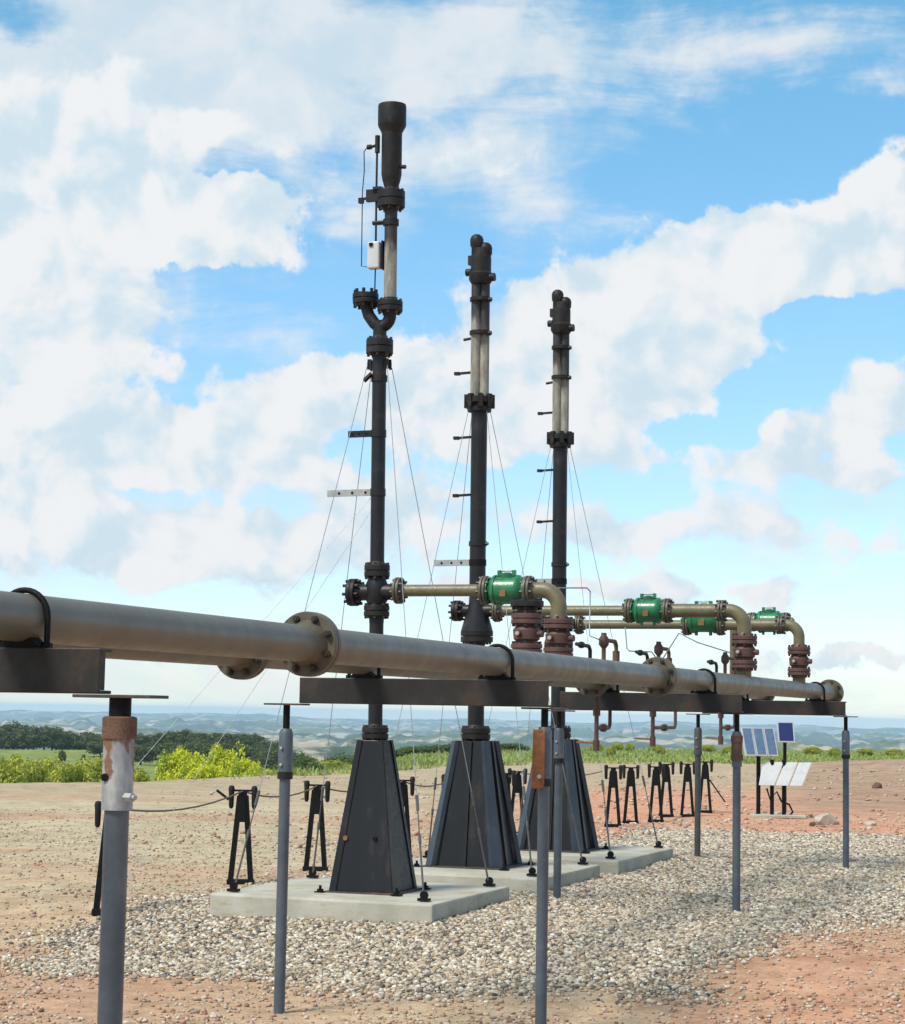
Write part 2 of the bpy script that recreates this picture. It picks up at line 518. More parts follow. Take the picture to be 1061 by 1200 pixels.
def terrain(x, y):
    """height of the ground at world x, y"""
    X = R0.x * x + R0.y * y
    Z = H.x * x + H.y * y
    r = np.hypot(X, Z)
    az = np.arctan2(X, Z)
    col = 530 + F * np.clip(az, -1.2, 1.2)
    z = 0.205 * sst(y + 0.25 * np.clip(x + 4, -3, 3), 11.9, 14.8) + 0.035 * np.exp(-(np.maximum(np.maximum(-7.3 - x, x + 5.3), 0) ** 2 + np.maximum(np.maximum(14.5 - y, y - 22.3), 0) ** 2) / 0.5)
    z = z + (fbm(x * 0.35, y * 0.35, 4, 3) - 0.5) * 0.10 * sst(r, 14, 30) + (fbm(x * 1.5, y * 1.5, 3, 9) - 0.5) * 0.035
    # low spoil mound to the right of the solar panels
    z = z + 0.55 * np.exp(-(((X - 13.0) / 4.5) ** 2 + ((Z - 56) / 9) ** 2))
    e = edge_r(col)
    s = sst(col, 300, 520)
    rl = np.array([0, 1.0, 1.3, 2.0, 3.0, 4.4, 5.6, 7.0, 7.5, 9.5, 15, 20])
    zl = np.array([0, 0.0, -0.9, -3.6, -6.2, -6.6, -5.4, -4.7, -5.2, -10, -32, -36])
    rr_ = np.array([0, 1.0, 1.4, 2.0, 2.5, 4.0, 9.0, 14])
    zr = np.array([0, 0.0, -0.25, -0.75, -1.9, -14, -34, -36])
    q = r / e
    zf = np.interp(q, rl, zl) * (1 - s) + np.interp(q, rr_, zr) * s
    zf = zf + (fbm(x * 0.03, y * 0.03, 4, 21) - 0.5) * 1.4 * sst(q, 1.1, 2.5)
    zn = z + zf
    # ridges of the far country, each below eye level
    ridges = [(1150, -31, 7, 31), (2300, -20, 6, 37), (4100, -12, 5.5, 43), (6900, -5.5, 4.5, 53)]
    rk = [820]; zk = [np.full_like(r, -36.0)]
    prev = 820
    for rd, ee, amp, sd in ridges:
        lift = 9 * sst(col, 850, 960) * sst(1120 - col + 400, 0, 200) if rd == 1150 else 0
        nz = fbm(col / 70.0 + sd, col * 0 + sd, 5, sd)
        cre = EYE + (ee + lift + amp * 2 * (nz - 0.5)) * rd / F
        rk += [(prev + rd) * 0.52, rd, rd * 1.12]
        zk += [np.full_like(r, -42.0 - rd * 0.002), cre, cre - 6]
        prev = rd * 1.12
    rk.append(7900); zk.append(np.full_like(r, -60.0))
    zz = np.full_like(r, -36.0)
    for a in range(len(rk) - 1):
        t = np.clip((r - rk[a]) / (rk[a + 1] - rk[a]), 0, 1)
        seg = zk[a] * (1 - t) + zk[a + 1] * t
        zz = np.where((r >= rk[a]), seg, zz)
    g1 = 1 - np.abs(fbm(col * 0.020 * (r / 3000) ** 0.3, r * 0.0016, 5, 61) - 0.5) * 2
    g2 = 1 - np.abs(fbm(x * 0.011, y * 0.011, 5, 67) - 0.5) * 2
    carve = (1 - g1) * 1.6 + (1 - g2) * 1.2
    zz = zz - carve * (6 + r * 0.0035) * sst(r, 880, 1000) * sst(-(r - 7300), 0, 500)
    m = sst(r, 620, 820)
    return zn * (1 - m) + zz * m, r, az, col, q, X, Z

def g_h(x, y):
    z = terrain(np.array([float(x)]), np.array([float(y)]))[0]
    return float(z[0])

# gravel outline, world x / y
GP = np.array([(-7.9, 13.6), (-7.2, 12.75), (-6.4, 12.7), (-5.6, 12.55), (-4.7, 12.6), (-4.0, 12.75), (-3.2, 12.9), (-2.9, 14.3), (-2.55, 16.2), (-2.2, 18), (-2.0, 23), (-2.6, 29.6), (-5.4, 28.6), (-6.9, 28.4), (-7.45, 24), (-7.6, 20), (-7.75, 17.4), (-8.0, 15.0)])
def poly_sd(px, py):
    d2 = np.full_like(px, 1e9); ins = np.zeros(px.shape, bool)
    n = len(GP)
    for i in range(n):
        a = GP[i]; b = GP[(i + 1) % n]
        ex, ey = b - a
        wx = px - a[0]; wy = py - a[1]
        t = np.clip((wx * ex + wy * ey) / (ex * ex + ey * ey), 0, 1)
        d2 = np.minimum(d2, (wx - ex * t) ** 2 + (wy - ey * t) ** 2)
        c = ((a[1] <= py) != (b[1] <= py)) & (px < (b[0] - a[0]) * (py - a[1]) / (b[1] - a[1] + 1e-12) + a[0])
        ins ^= c
    return np.where(ins, 1, -1) * np.sqrt(d2)
def gravel_sd(x, y):
    return poly_sd(x, y) + (fbm(x * 1.1, y * 1.1, 4, 77) - 0.5) * 1.1

def build_ground():
    fine = np.linspace(-0.30, 0.30, 500)
    rest = np.concatenate([np.linspace(-PI, -0.30, 110)[:-1], fine, np.linspace(0.30, PI, 110)[1:-1]])
    rad = np.concatenate([[0.4, 2, 4, 6, 8], np.arange(8.5, 36, 0.13), 36 * 1.018 ** np.arange(0, 306)])
    rad = rad[rad < 8000]
    A, Rr = np.meshgrid(rest, rad)
    X = Rr * np.sin(A); Z = Rr * np.cos(A)
    x = (R0.x * X + H.x * Z).ravel(); y = (R0.y * X + H.y * Z).ravel()
    z, r, az, col, q, Xc, Zc = terrain(x, y)
    na = len(rest); nr = len(rad)
    V = np.stack([x, y, z], 1)
    V = np.vstack([V, [[0, 0, 0]]])
    i = np.arange(nr - 1)[:, None] * na; j = np.arange(na)[None, :]; j2 = (j + 1) % na
    quads = np.stack([i + j, i + j2, i + na + j2, i + na + j], -1).reshape(-1, 4)[:, ::-1]
    tri = np.stack([np.full(na, nr * na), np.arange(na), (np.arange(na) + 1) % na], 1)[:, ::-1]
    me = bpy.data.meshes.new('ground')
    me.vertices.add(len(V)); me.vertices.foreach_set('co', V.astype(np.float32).ravel())
    loops = np.concatenate([quads.ravel(), tri.ravel()])
    me.loops.add(len(loops)); me.loops.foreach_set('vertex_index', loops.astype(np.int32))
    tot = np.concatenate([np.full(len(quads), 4), np.full(len(tri), 3)])
    st = np.concatenate([[0], np.cumsum(tot)[:-1]])
    me.polygons.add(len(tot)); me.polygons.foreach_set('loop_start', st.astype(np.int32))
    me.update(calc_edges=True)
    me.polygons.foreach_set('use_smooth', np.ones(len(tot), bool))
    # soil colours
    tan = np.array([0.49, 0.365, 0.235]); pink = np.array([0.46, 0.29, 0.185]); pale = np.array([0.47, 0.40, 0.265])
    red = np.array([0.52, 0.265, 0.165]); olive = np.array([0.40, 0.335, 0.22]); brown = np.array([0.34, 0.225, 0.15])
    def mixc(c, k, f): return c * (1 - f[:, None]) + k[None, :] * f[:, None]
    n1 = fbm(x * 0.25, y * 0.25, 5, 101); n2 = fbm(Xc * 0.12, Zc * 0.5, 5, 103); n3 = fbm(x * 0.9, y * 0.9, 4, 107)
    c = np.tile(tan, (len(x), 1))
    c = mixc(c, pink, sst(n1, 0.42, 0.6) * 0.85)
    c = mixc(c, red, sst(n3, 0.55, 0.72) * 0.3)
    left = 1 - sst(col, 300, 620)
    c = mixc(c, pale, left * sst(n2, 0.45, 0.58) * sst(Zc, 16, 20))
    tr = np.exp(-((Zc - 25.5 - 0.10 * (Xc + 4) + (n1 - .5) * 3) / 1.7) ** 2) + np.exp(-((Zc - 33 + (n1 - .5) * 4) / 1.8) ** 2) * 0.8
    c = mixc(c, pale * 1.02, np.clip(tr, 0, 1) * (0.35 + 0.65 * left) * (1 - sst(col, 560, 700)))
    c = mixc(c, olive, sst(Zc + (n1 - .5) * 8 - 9 * sst(col, 500, 700), 34, 41) * (0.65 + 0.4 * n3))
    rz = sst(col, 560, 700) * sst(Zc, 23, 27) * (1 - sst(Zc + (n1 - .5) * 10, 41, 50))
    c = mixc(c, red * 1.08, rz * (0.55 + 0.45 * sst(n3, 0.3, 0.55)))
    c = mixc(c, brown, sst(col, 850, 980) * sst(Zc, 32, 40) * 0.8 * (0.5 + n3))
    c = mixc(c, red, sst(col, 640, 1000) * (1 - sst(Zc, 13.5, 17)) * 0.6 * sst(n1, 0.3, 0.5))
    c = np.vstack([c, [tan]])
    ca = me.attributes.new('tint', 'FLOAT_COLOR', 'POINT')
    ca.data.foreach_set('color', np.hstack([c, np.ones((len(c), 1))]).astype(np.float32).ravel())
    gs = sst(gravel_sd(x, y), -0.25, 0.25)
    ga = me.attributes.new('gravel', 'FLOAT', 'POINT')
    ga.data.foreach_set('value', np.append(gs, 0).astype(np.float32))
    fa = me.attributes.new('far', 'FLOAT', 'POINT')
    fv = sst(q, 0.93, 1.06) + sst(r, 300, 700) * 1.0
    fa.data.foreach_set('value', np.append(fv, 0).astype(np.float32))
    me.materials.append(MATS['ground_soil'])
    ob = bpy.data.objects.new('ground', me); COL.objects.link(ob)
    ob['kind'] = 'structure'
build_ground()

# ------------------------------------------------------------------ loose stones
def stones(name, mat, px, py, pr, label, cat):
    bm = bmesh.new(); bmesh.ops.create_icosphere(bm, subdivisions=1, radius=1)
    bv = np.array([v.co[:] for v in bm.verts]); bf = np.array([[v.index for v in f.verts] for f in bm.faces]); bm.free()
    n = len(px)
    zz = terrain(px, py)[0]
    jit = 1 + rng.uniform(-0.22, 0.22, (n, len(bv), 1))
    v = bv[None] * jit * np.stack([pr * rng.uniform(0.8, 1.4, n), pr * rng.uniform(0.7, 1.1, n), pr * rng.uniform(0.45, 0.8, n)], 1)[:, None, :]
    tl = rng.normal(0, 0.5, (n, 1)); a = rng.uniform(0, 2 * PI, (n, 1))
    yy = v[..., 1] * np.cos(tl) - v[..., 2] * np.sin(tl); z2 = v[..., 1] * np.sin(tl) + v[..., 2] * np.cos(tl)
    xx = v[..., 0] * np.cos(a) - yy * np.sin(a); y3 = v[..., 0] * np.sin(a) + yy * np.cos(a)
    V = np.stack([xx + px[:, None], y3 + py[:, None], z2 + (zz + pr * 0.35)[:, None]], -1).reshape(-1, 3)
    Fc = (bf[None] + (np.arange(n) * len(bv))[:, None, None]).reshape(-1, 3)
    me = bpy.data.meshes.new(name)
    me.vertices.add(len(V)); me.vertices.foreach_set('co', V.astype(np.float32).ravel())
    me.loops.add(Fc.size); me.loops.foreach_set('vertex_index', Fc.ravel().astype(np.int32))
    me.polygons.add(len(Fc)); me.polygons.foreach_set('loop_start', (np.arange(len(Fc)) * 3).astype(np.int32))
    me.update(calc_edges=True)
    me.materials.append(MATS[mat])
    ob = bpy.data.objects.new(name, me); COL.objects.link(ob)
    tag(ob, label, cat, None, 'stuff')

PADS = [(-7.23, -5.37, 14.63, 16.50), (-7.23, -5.38, 17.40, 19.34), (-7.23, -5.36, 19.95, 22.25)]
def off_pads(x, y):
    ok = np.ones(x.shape, bool)
    for a, b, c, d_ in PADS:
        ok &= ~((x > a - 0.01) & (x < b + 0.01) & (y > c - 0.01) & (y < d_ + 0.01))
    return ok
N = 270000
gx = rng.uniform(-9, -1.2, N); gy = 12.2 + 18.5 * rng.uniform(0, 1, N) ** 1.25
sd = gravel_sd(gx, gy)
keep = (sd > rng.normal(0.0, 0.22, N)) & off_pads(gx, gy)
gx, gy = gx[keep], gy[keep]
stones('gravel', 'gravel_stone', gx, gy, 0.88 * (0.009 + 0.018 * rng.uniform(0, 1, len(gx)) ** 1.6) * (1 + 0.25 * (gy > 20)), 'bed of pale rounded gravel stones round the concrete pads', 'gravel')
N = 52000
zc = 10.5 + 22 * rng.uniform(0, 1, N) ** 2.4; xc = rng.uniform(-0.25, 0.25, N) * zc
qx = R0.x * xc + H.x * zc; qy = R0.y * xc + H.y * zc
keep = (gravel_sd(qx, qy) < 0.15) & off_pads(qx, qy) & (fbm(qx * 0.8, qy * 0.8, 3, 5) > rng.uniform(0.15, 0.75, N))
qx, qy = qx[keep], qy[keep]
M_ = 10000
zc = 24 + 30 * rng.uniform(0, 1, M_) ** 1.3; xc = rng.uniform(-0.25, 0.25, M_) * zc
cx_ = R0.x * xc + H.x * zc; cy_ = R0.y * xc + H.y * zc
keep = (gravel_sd(cx_, cy_) < 0) & (xc / zc > rng.uniform(-0.16, 0.10, M_)) & (fbm(cx_ * 0.5, cy_ * 0.5, 4, 8) > rng.uniform(0.3, 0.7, M_))
cx_, cy_ = cx_[keep], cy_[keep]
nq = len(qx); qx = np.append(qx, cx_); qy = np.append(qy, cy_)
stones('pebbles', 'dirt_pebble', qx, qy, np.append(rng.uniform(0.004, 0.015, nq) * rng.choice([1, 1, 1, 1.5], nq), 0.012 + 0.035 * rng.uniform(0, 1, len(cx_)) ** 2.5), 'small tan and reddish pebbles strewn over the bare dirt', 'pebbles')

# ------------------------------------------------------------------ concrete pads
padl = ['weathered concrete pad under the tallest stack, nearest of three', 'middle concrete pad under the second black stack', 'farthest concrete pad under the shortest looking stack']
for (a, b, c, d_), lb in zip(PADS, padl):
    mb = MB(); mb.box(((a + b) / 2, (c + d_) / 2, 0.185), (b - a, d_ - c, 0.37))
    o = mb.build('concrete_pad', 'concrete', smooth=False, bevel=0.018)
    tag(o, lb, 'concrete pad', 'concrete pads under the stacks')

# ------------------------------------------------------------------ header pipes
HX1, HX2, HZ, HR = -3.81, -4.65, 2.105, 0.084
BEAM_Y = [6.2, 11.4, 16.85, 22.3]
def header(x, fl, y1, label, detail):
    t = thing('header_pipe', (x, 3.0, HZ), label, 'pipe', 'parallel header pipes on the rack')
    mb = MB()
    cuts = [3.0] + fl + [y1]
    for a, b in zip(cuts[:-1], cuts[1:]):
        mb.lathe((x, a, HZ), (0, 1, 0), [(0, HR), (b - a, HR)], 40)
    mb.build('pipe', 'header_paint', t)
    for q, y in enumerate(fl):
        m1 = MB(); m2 = MB()
        c = Vector((x, y, HZ)); R = 0.150
        for sg in (-1, 1):
            m1.lathe(c, (0, sg, 0), [(0.003, R - 0.004), (0.006, R), (0.030, R), (0.034, R - 0.004), (0.034, HR * 1.3), (0.095, HR * 1.01)], 40)
        fo = m1.build('flange', 'olive_flange', t)
        for i in range(8):
            w = 2 * PI * (i + 0.5) / 8
            p = c + Vector((math.cos(w), 0, math.sin(w))) * 0.122
            m2 = MB()
            m2.cyl(p - Vector((0, 0.062, 0)), p + Vector((0, 0.062, 0)), 0.009, n=8)
            for sg in (-1, 1):
                m2.cyl(p + Vector((0, sg * 0.035, 0)), p + Vector((0, sg * 0.055, 0)), 0.0165, n=6)
            m2.build('bolt', 'bolt_dark', fo, t)
    m1 = MB()
    c = Vector((x, y1, HZ))
    m1.lathe(c, (0, 1, 0), [(-0.09, HR * 1.01), (-0.03, HR * 1.3), (-0.03, 0.15), (0.0, 0.15), (0.0, 0.12), (0.006, 0.12), (0.006, 0.15), (0.04, 0.15)], 36)
    bolts(m1, c + Vector((0, 0.005, 0)), (0, 1, 0), 0.122, 8, 0.016, 0.11, 1)
    m1.build('end_flange', ['olive_flange', 'bolt_dark'], t)
    for y in BEAM_Y:
        mu = MB()
        pts = [Vector((x - HR - 0.012, y, 1.93))] + [Vector((x, y, HZ)) + Vector((math.cos(w), 0, math.sin(w))) * (HR + 0.012) for w in np.linspace(PI, 0, 17)] + [Vector((x + HR + 0.012, y, 1.93))]
        mu.path(pts, 0.011, 10)
        for sg in (-1, 1):
            mu.cyl((x + sg * (HR + 0.012), y, 1.985), (x + sg * (HR + 0.012), y, 2.003 + 0.015), 0.02, n=6)
        mu.build('u_bolt', 'black_matte', t)
header(HX1, [8.66, 15.26], 23.25, 'long olive grey pipe running along the front of the rack, seen from end to end', True)
header(HX2, [9.71, 16.40], 23.6, 'rear olive pipe mostly hidden, its flange hanging below the front pipe', False)

# ------------------------------------------------------------------ beams and posts
XL, XR = -5.15, -3.50
bl = ['dark steel cross beam cut off by the left edge, nearest', 'dark steel cross beam in the middle, above the thin grey post and the rusty one', 'dark steel cross beam with valves and drain pipes hanging below it', 'dark steel cross beam at the far right end of the pipe rack']
for y, lb in zip(BEAM_Y, bl):
    t = thing('support_beam', ((XL + XR) / 2, y, 1.845), lb, 'beam', 'cross beams of the pipe rack')
    mb = MB()
    x0, x1 = XL + 0.10, XR + 0.02
    w, hgt = 0.09, 0.155
    y0 = y - w / 2; z0 = 1.845
    prof = [(y0, z0), (y0 + w, z0), (y0 + w, z0 + 0.012), (y0 + 0.012, z0 + 0.012), (y0 + 0.012, z0 + hgt - 0.012), (y0 + w, z0 + hgt - 0.012), (y0 + w, z0 + hgt), (y0, z0 + hgt)]
    mb.prism([(x0, a, b) for a, b in prof], (x1 - x0, 0, 0))
    mb.build('channel', 'beam_steel', t, smooth=False, bevel=0.004)
    for xx, nm in ((x0 + 0.03, 'end_stiffener'), (x1 - 0.03, 'end_stiffener')):
        m2 = MB(); m2.box((xx, y + 0.008, z0 + hgt / 2), (0.01, 0.062, hgt - 0.026)); m2.build(nm, 'beam_steel', t, smooth=False)
    for hx in (HX1, HX2):
        m3 = MB(); m3.prism([(hx - 0.09, y - 0.035, 2.0), (hx - 0.045, y - 0.035, 2.036), (hx + 0.045, y - 0.035, 2.036), (hx + 0.09, y - 0.035, 2.0)], (0, 0.07, 0))
        m3.build('pipe_saddle', 'black_matte', t, smooth=False)

def post(x, y, label, kind):
    g = g_h(x, y)
    t = thing('support_post', (x, y, g - 0.02), label, 'post', 'posts of the pipe rack')
    big = kind == 'big'
    rt = 0.042 if big else 0.0335
    rs = 0.053 if big else 0.043
    tube_m = 'post_dark' if kind == 'dark' else 'post_grey'
    top = 1.832
    zs0, zs1 = (1.455, 1.735) if big else (1.40, 1.66)
    if kind == 'rustplate': zs0, zs1 = 1.40, 1.70
    mb = MB(); mb.lathe((x, y, g - 0.3), (0, 0, 1), [(0, rt), (zs0 + 0.03 - g + 0.3, rt)], 28); mb.build('tube', tube_m, t)
    mb = MB()
    mb.lathe((x, y, 0), (0, 0, 1), [(zs0, rs - 0.006), (zs0, rs), (zs1, rs), (zs1 + (0.0 if big else 0.03), rs * 0.75)], 28)
    sl = mb.build('sleeve', 'sleeve_rusting' if big else ('post_dark' if kind == 'dark' else 'post_grey'), t)
    if big:
        mb = MB(); mb.lathe((x, y, 0), (0, 0, 1), [(1.695, rs), (1.695, rs + 0.006), (1.765, rs + 0.006), (1.77, rs - 0.004)], 28); mb.build('collar', 'rust', t)
        mb = MB(); mb.cyl((x - 0.02, y - rs + 0.006, 1.565), (x - 0.02, y - rs - 0.003, 1.565), 0.0135, n=16); mb.build('hole', 'black_matte', sl, t)
        mb = MB(); mb.cyl((x + rs - 0.015, y - 0.02, 1.50), (x + rs + 0.022, y - 0.03, 1.50), 0.016, n=6); mb.cyl((x + rs - 0.01, y - 0.02, 1.50), (x + rs + 0.034, y - 0.034, 1.50), 0.009, n=10)
        mb.build('set_bolt', 'galvanised', sl, t)
    elif kind == 'rust':
        mb = MB(); mb.lathe((x, y, 0), (0, 0, 1), [(1.45, rs), (1.45, rs + 0.008), (1.50, rs + 0.010), (1.50, rs + 0.002), (1.60, rs + 0.002), (1.60, rs + 0.007), (1.655, rs + 0.007), (1.66, rs * 0.8)], 24); mb.build('collar', 'rust', t)
    else:
        mb = MB(); mb.lathe((x, y, 0), (0, 0, 1), [(zs0 - 0.012, rs - 0.004), (zs0 - 0.012, rs + 0.004), (zs0 + 0.03, rs + 0.004), (zs0 + 0.032, rs)], 24); mb.build('collar', 'black_rough' if kind != 'dark' else 'post_dark', t)
        for zz in (1.475, 1.575):
            mb = MB(); mb.cyl((x - 0.008, y - rs + 0.006, zz), (x - 0.008, y - rs - 0.012, zz), 0.010, n=6)
            mb.build('set_bolt', 'bare_bolt', sl, t)
    if kind == 'rustplate':
        mb = MB(); mb.bar((x - 0.020, y - rs - 0.010, 1.375), (x - 0.014, y - rs - 0.010, 1.715), 0.075, 0.014)
        o = mb.build('strap_plate', 'rust_orange', t, smooth=False, bevel=0.004); o['label'] = 'bright rusty strap plate'
        mb = MB(); mb.cyl((x - 0.006, y - rs - 0.012, 1.445), (x - 0.006, y - rs - 0.034, 1.445), 0.014, n=6); mb.build('set_bolt', 'bare_bolt', o, t)
    mb = MB(); mb.cyl((x, y, zs1 - 0.02), (x, y, top), 0.038 if big else 0.021, n=20); mb.build('screw_rod', 'black_matte', t)
    mb = MB(); mb.box((x, y, top + 0.0055), ((0.30 if big else 0.25), 0.13, 0.011)); mb.build('top_plate', 'plate_steel', t, smooth=False, bevel=0.002)
post(-3.42, 6.2, 'thick grey post with pale rust stained sleeve, nearest the left edge', 'big')
post(XL, 11.4, 'slim grey post standing alone between the thick post and the tallest stack', 'plain')
post(-3.53, 11.45, 'grey post with bright rusty strap at its top, in front of the far stack', 'rustplate')
post(-5.11, 17.0, 'grey post half hidden behind the post with the rusty strap', 'plain')
post(-3.55, 16.95, 'grey post with rusty coupling, left of the solar panels in the gravel', 'rust')
post(-5.15, 22.5, 'dark brown thin post in the gravel beside the cable stands', 'dark')
post(-3.50, 22.4, 'slim grey post farthest to the right, right of the solar panels', 'plain')

# ------------------------------------------------------------------ flare stacks
def flg(mb, x, y, z0, z1, R, r, mi=0, n=8, bi=1):
    """bolted flange pair on a vertical pipe between z0 and z1"""
    zc = (z0 + z1) / 2; th = (z1 - z0) / 2
    mb.lathe((x, y, 0), (0, 0, 1), [(z0 - 0.03, r), (z0, r * 1.25), (z0, R - .004), (z0 + .004, R), (zc - 0.004, R), (zc - 0.004, R * 0.8), (zc + 0.004, R * 0.8), (zc + 0.004, R), (z1 - .004, R), (z1, R - .004), (z1, r * 1.25), (z1 + 0.03, r)], 24, mi)
    bolts(mb, (x, y, zc), (0, 0, 1), (R + r * 1.25) / 2, n, 0.012, th * 2 + 0.04, bi)

def set_soot_shade(ob, z0, z1):
    me = ob.data
    a = me.attributes.new('soot', 'FLOAT', 'POINT')
    lz = np.empty(len(me.vertices) * 3); me.vertices.foreach_get('co', lz)
    w = lz.reshape(-1, 3)[:, 2] + ob.parent.location.z
    a.data.foreach_set('value', np.clip((w - z0) / (z1 - z0), 0, 1).astype(np.float32))

def stepped(r, z0, z1, k):
    return [(z0 + (z1 - z0) * i / k, r) for i in range(k + 1)]

# --- the tall stack
X1, Y1 = -6.18, 15.45
t1 = thing('flare_stack', (X1, Y1, 0.37), 'tallest black stack with a wide cylindrical head and a white box beside it', 'stack', 'black stacks on pedestals')
mb = MB()
hb, ht = 0.265, 0.105
zb, zt = 0.385, 1.575
P = [(-1, -1), (1, -1), (1, 1), (-1, 1)]
vs = [(X1 + a * hb, Y1 + b * hb, zb) for a, b in P] + [(X1 + a * ht, Y1 + b * ht, zt) for a, b in P]
mb.add(vs, [(0, 1, 5, 4), (1, 2, 6, 5), (2, 3, 7, 6), (3, 0, 4, 7), (4, 5, 6, 7), (3, 2, 1, 0)])
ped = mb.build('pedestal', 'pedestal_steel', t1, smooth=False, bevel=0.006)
for sx, sy in P:
    mc = MB()
    p0 = Vector((X1 + sx * (hb + 0.003), Y1 + sy * (hb + 0.003), zb)); p1 = Vector((X1 + sx * (ht + 0.003), Y1 + sy * (ht + 0.003), zt))
    for k, (ax, ay) in enumerate(((-sx, 0), (0, -sy))):
        ww = 0.055
        q = Vector((ax, ay, 0)) * ww
        th = Vector((0, sy * 0.006, 0)) if k == 0 else Vector((sx * 0.006, 0, 0))
        mc.prism([p0, p0 + q, p1 + q * 0.75, p1], th)
    mc.build('corner_angle', 'pedestal_steel', ped, t1, smooth=False)
mc = MB(); mc.cyl((X1 - 0.155, Y1 - 0.212, 0.80), (X1 - 0.155, Y1 - 0.23, 0.80), 0.019, n=18); mc.build('plug', 'bronze', ped, t1)
mc = MB(); mc.cyl((X1 + 0.095, Y1 - 0.212, 0.80), (X1 + 0.095, Y1 - 0.227, 0.80), 0.017, n=18); mc.build('plug', 'black_matte', ped, t1)
mb = MB(); mb.box((X1, Y1, 0.378), (0.60, 0.60, 0.014)); mb.build('base_plate', 'plate_steel', t1, smooth=False)
for sx, sy in P:
    mc = MB(); mc.cyl((X1 + sx * 0.325, Y1 + sy * 0.32, 0.37), (X1 + sx * 0.325, Y1 + sy * 0.32, 0.43), 0.012, n=8); mc.cyl((X1 + sx * 0.325, Y1 + sy * 0.32, 0.38), (X1 + sx * 0.325, Y1 + sy * 0.32, 0.402), 0.026, n=6)
    mc.box((X1 + sx * 0.325, Y1 + sy * 0.32, 0.378), (0.075, 0.075, 0.012)); mc.build('anchor_bolt', 'black_matte', t1)
mb = MB(); flg(mb, X1, Y1, 1.585, 1.675, 0.108, 0.058); mb.build('base_flange', ['black_rough', 'bolt_dark'], t1)
mb = MB(); mb.lathe((X1, Y1, 0), (0, 0, 1), [(1.6, 0.058), (2.52, 0.058)], 28); mb.lathe((X1, Y1, 0), (0, 0, 1), [(3.0, 0.058), (4.73, 0.058)], 28); mb.build('pipe', 'black_steel', t1)
mb = MB()
mb.lathe((X1, Y1, 0), (0, 0, 1), [(2.52, .06), (2.66, .062), (2.70, .088), (2.84, .088), (2.90, .062), (3.0, .06)], 28)
mb.lathe((X1, Y1, 2.77), (1, 0, 0), [(-0.17, .062), (-0.1, .066), (0.1, .066), (0.16, .062)], 24)
mb.build('cross_fitting', 'black_steel', t1)
mb = MB(); flg(mb, X1, Y1, 2.575, 2.66, 0.105, 0.058); mb.build('lower_flange', ['black_rough', 'bolt_dark'], t1)
mb = MB(); flg(mb, X1, Y1, 2.895, 2.99, 0.105, 0.058); mb.build('upper_flange', ['black_rough', 'bolt_dark'], t1)
mb = MB()
mb.lathe((X1 - 0.17, Y1, 2.77), (-1, 0, 0), [(-0.03, 0.065), (0, 0.08), (0, .112), (.028, .112), (.028, .09), (.034, .09), (.034, .112), (.062, .112), (.066, .107)], 26)
bolts(mb, (X1 - 0.20, Y1, 2.77), (1, 0, 0), 0.092, 8, 0.014, 0.13, 0)
mb.build('blind_flange', 'black_rough', t1)
for zz, L, mt in ((4.07, 0.21, 'black_steel'), (3.585, 0.39, 'galvanised')):
    mb = MB(); mb.box((X1 - 0.05 - L / 2, Y1 - 0.02, zz), (L, 0.012, 0.055)); mb.box((X1 - 0.05 - L / 2, Y1 + 0.005, zz + 0.022), (L, 0.05, 0.01))
    for q in range(3): mb.cyl((X1 - 0.1 - L * 0.3 * q, Y1 - 0.02, zz), (X1 - 0.1 - L * 0.3 * q, Y1 - 0.029, zz), 0.011, n=10, mi=1)
    arm = mb.build('step_arm', [mt, 'black_matte'], t1, smooth=False)
    mc = MB(); mc.lathe((X1, Y1, zz), (0, 0, 1), [(-.03, .064), (.03, .064)], 24); mc.build('band', 'black_steel', arm, t1)
# yoke: wye with capped left arm
mb = MB(); flg(mb, X1, Y1, 4.73, 4.85, 0.112, 0.06); mb.build('yoke_flange', ['black_rough', 'bolt_dark'], t1)
XRB = X1 + 0.088
mb = MB()
mb.path([(X1, Y1, 4.83), (X1, Y1, 4.95), (X1 - .01, Y1, 5.0)], 0.056, 16)
mb.path(arc((X1, Y1, 5.045), (1, 0, 0), (0, 0, -1), 0.0885, 12, 0, PI / 2)[::-1] + [Vector((XRB, Y1, 5.13))], 0.052, 18)
mb.path([(X1 + 0.02, Y1, 4.93), (X1 - 0.05, Y1, 4.99), (X1 - 0.10, Y1, 5.06), (X1 - 0.125, Y1, 5.14), (X1 - 0.13, Y1, 5.22)], 0.050, 18)
mb.build('yoke', 'black_rough', t1)
mb = MB()
mb.lathe((X1 - 0.13, Y1, 0), (0, 0, 1), [(5.15, .055), (5.16, .105), (5.195, .108), (5.195, .09), (5.203, .09), (5.203, .108), (5.238, .108), (5.242, .10)], 26)
bolts(mb, (X1 - 0.13, Y1, 5.20), (0, 0, 1), 0.088, 8, 0.014, 0.15, 0)
mb.build('yoke_cap', 'black_rough', t1)
mb = MB(); flg(mb, XRB, Y1, 5.08, 5.165, 0.105, 0.055); mb.build('neck_flange', ['black_rough', 'bolt_dark'], t1)
mb = MB(); mb.lathe((XRB, Y1, 0), (0, 0, 1), stepped(0.053, 5.14, 6.05, 12), 28)
o = mb.build('riser', 'sooty_pipe', t1); set_soot_shade(o, 5.42, 5.78)
mb = MB(); mb.lathe((XRB, Y1, 0), (0, 0, 1), [(5.80, .054), (5.80, .066), (5.85, .066), (5.85, .054)], 24); mb.box((XRB - 0.10, Y1, 5.825), (0.12, 0.03, 0.02)); mb.build('collar', 'black_rough', t1)
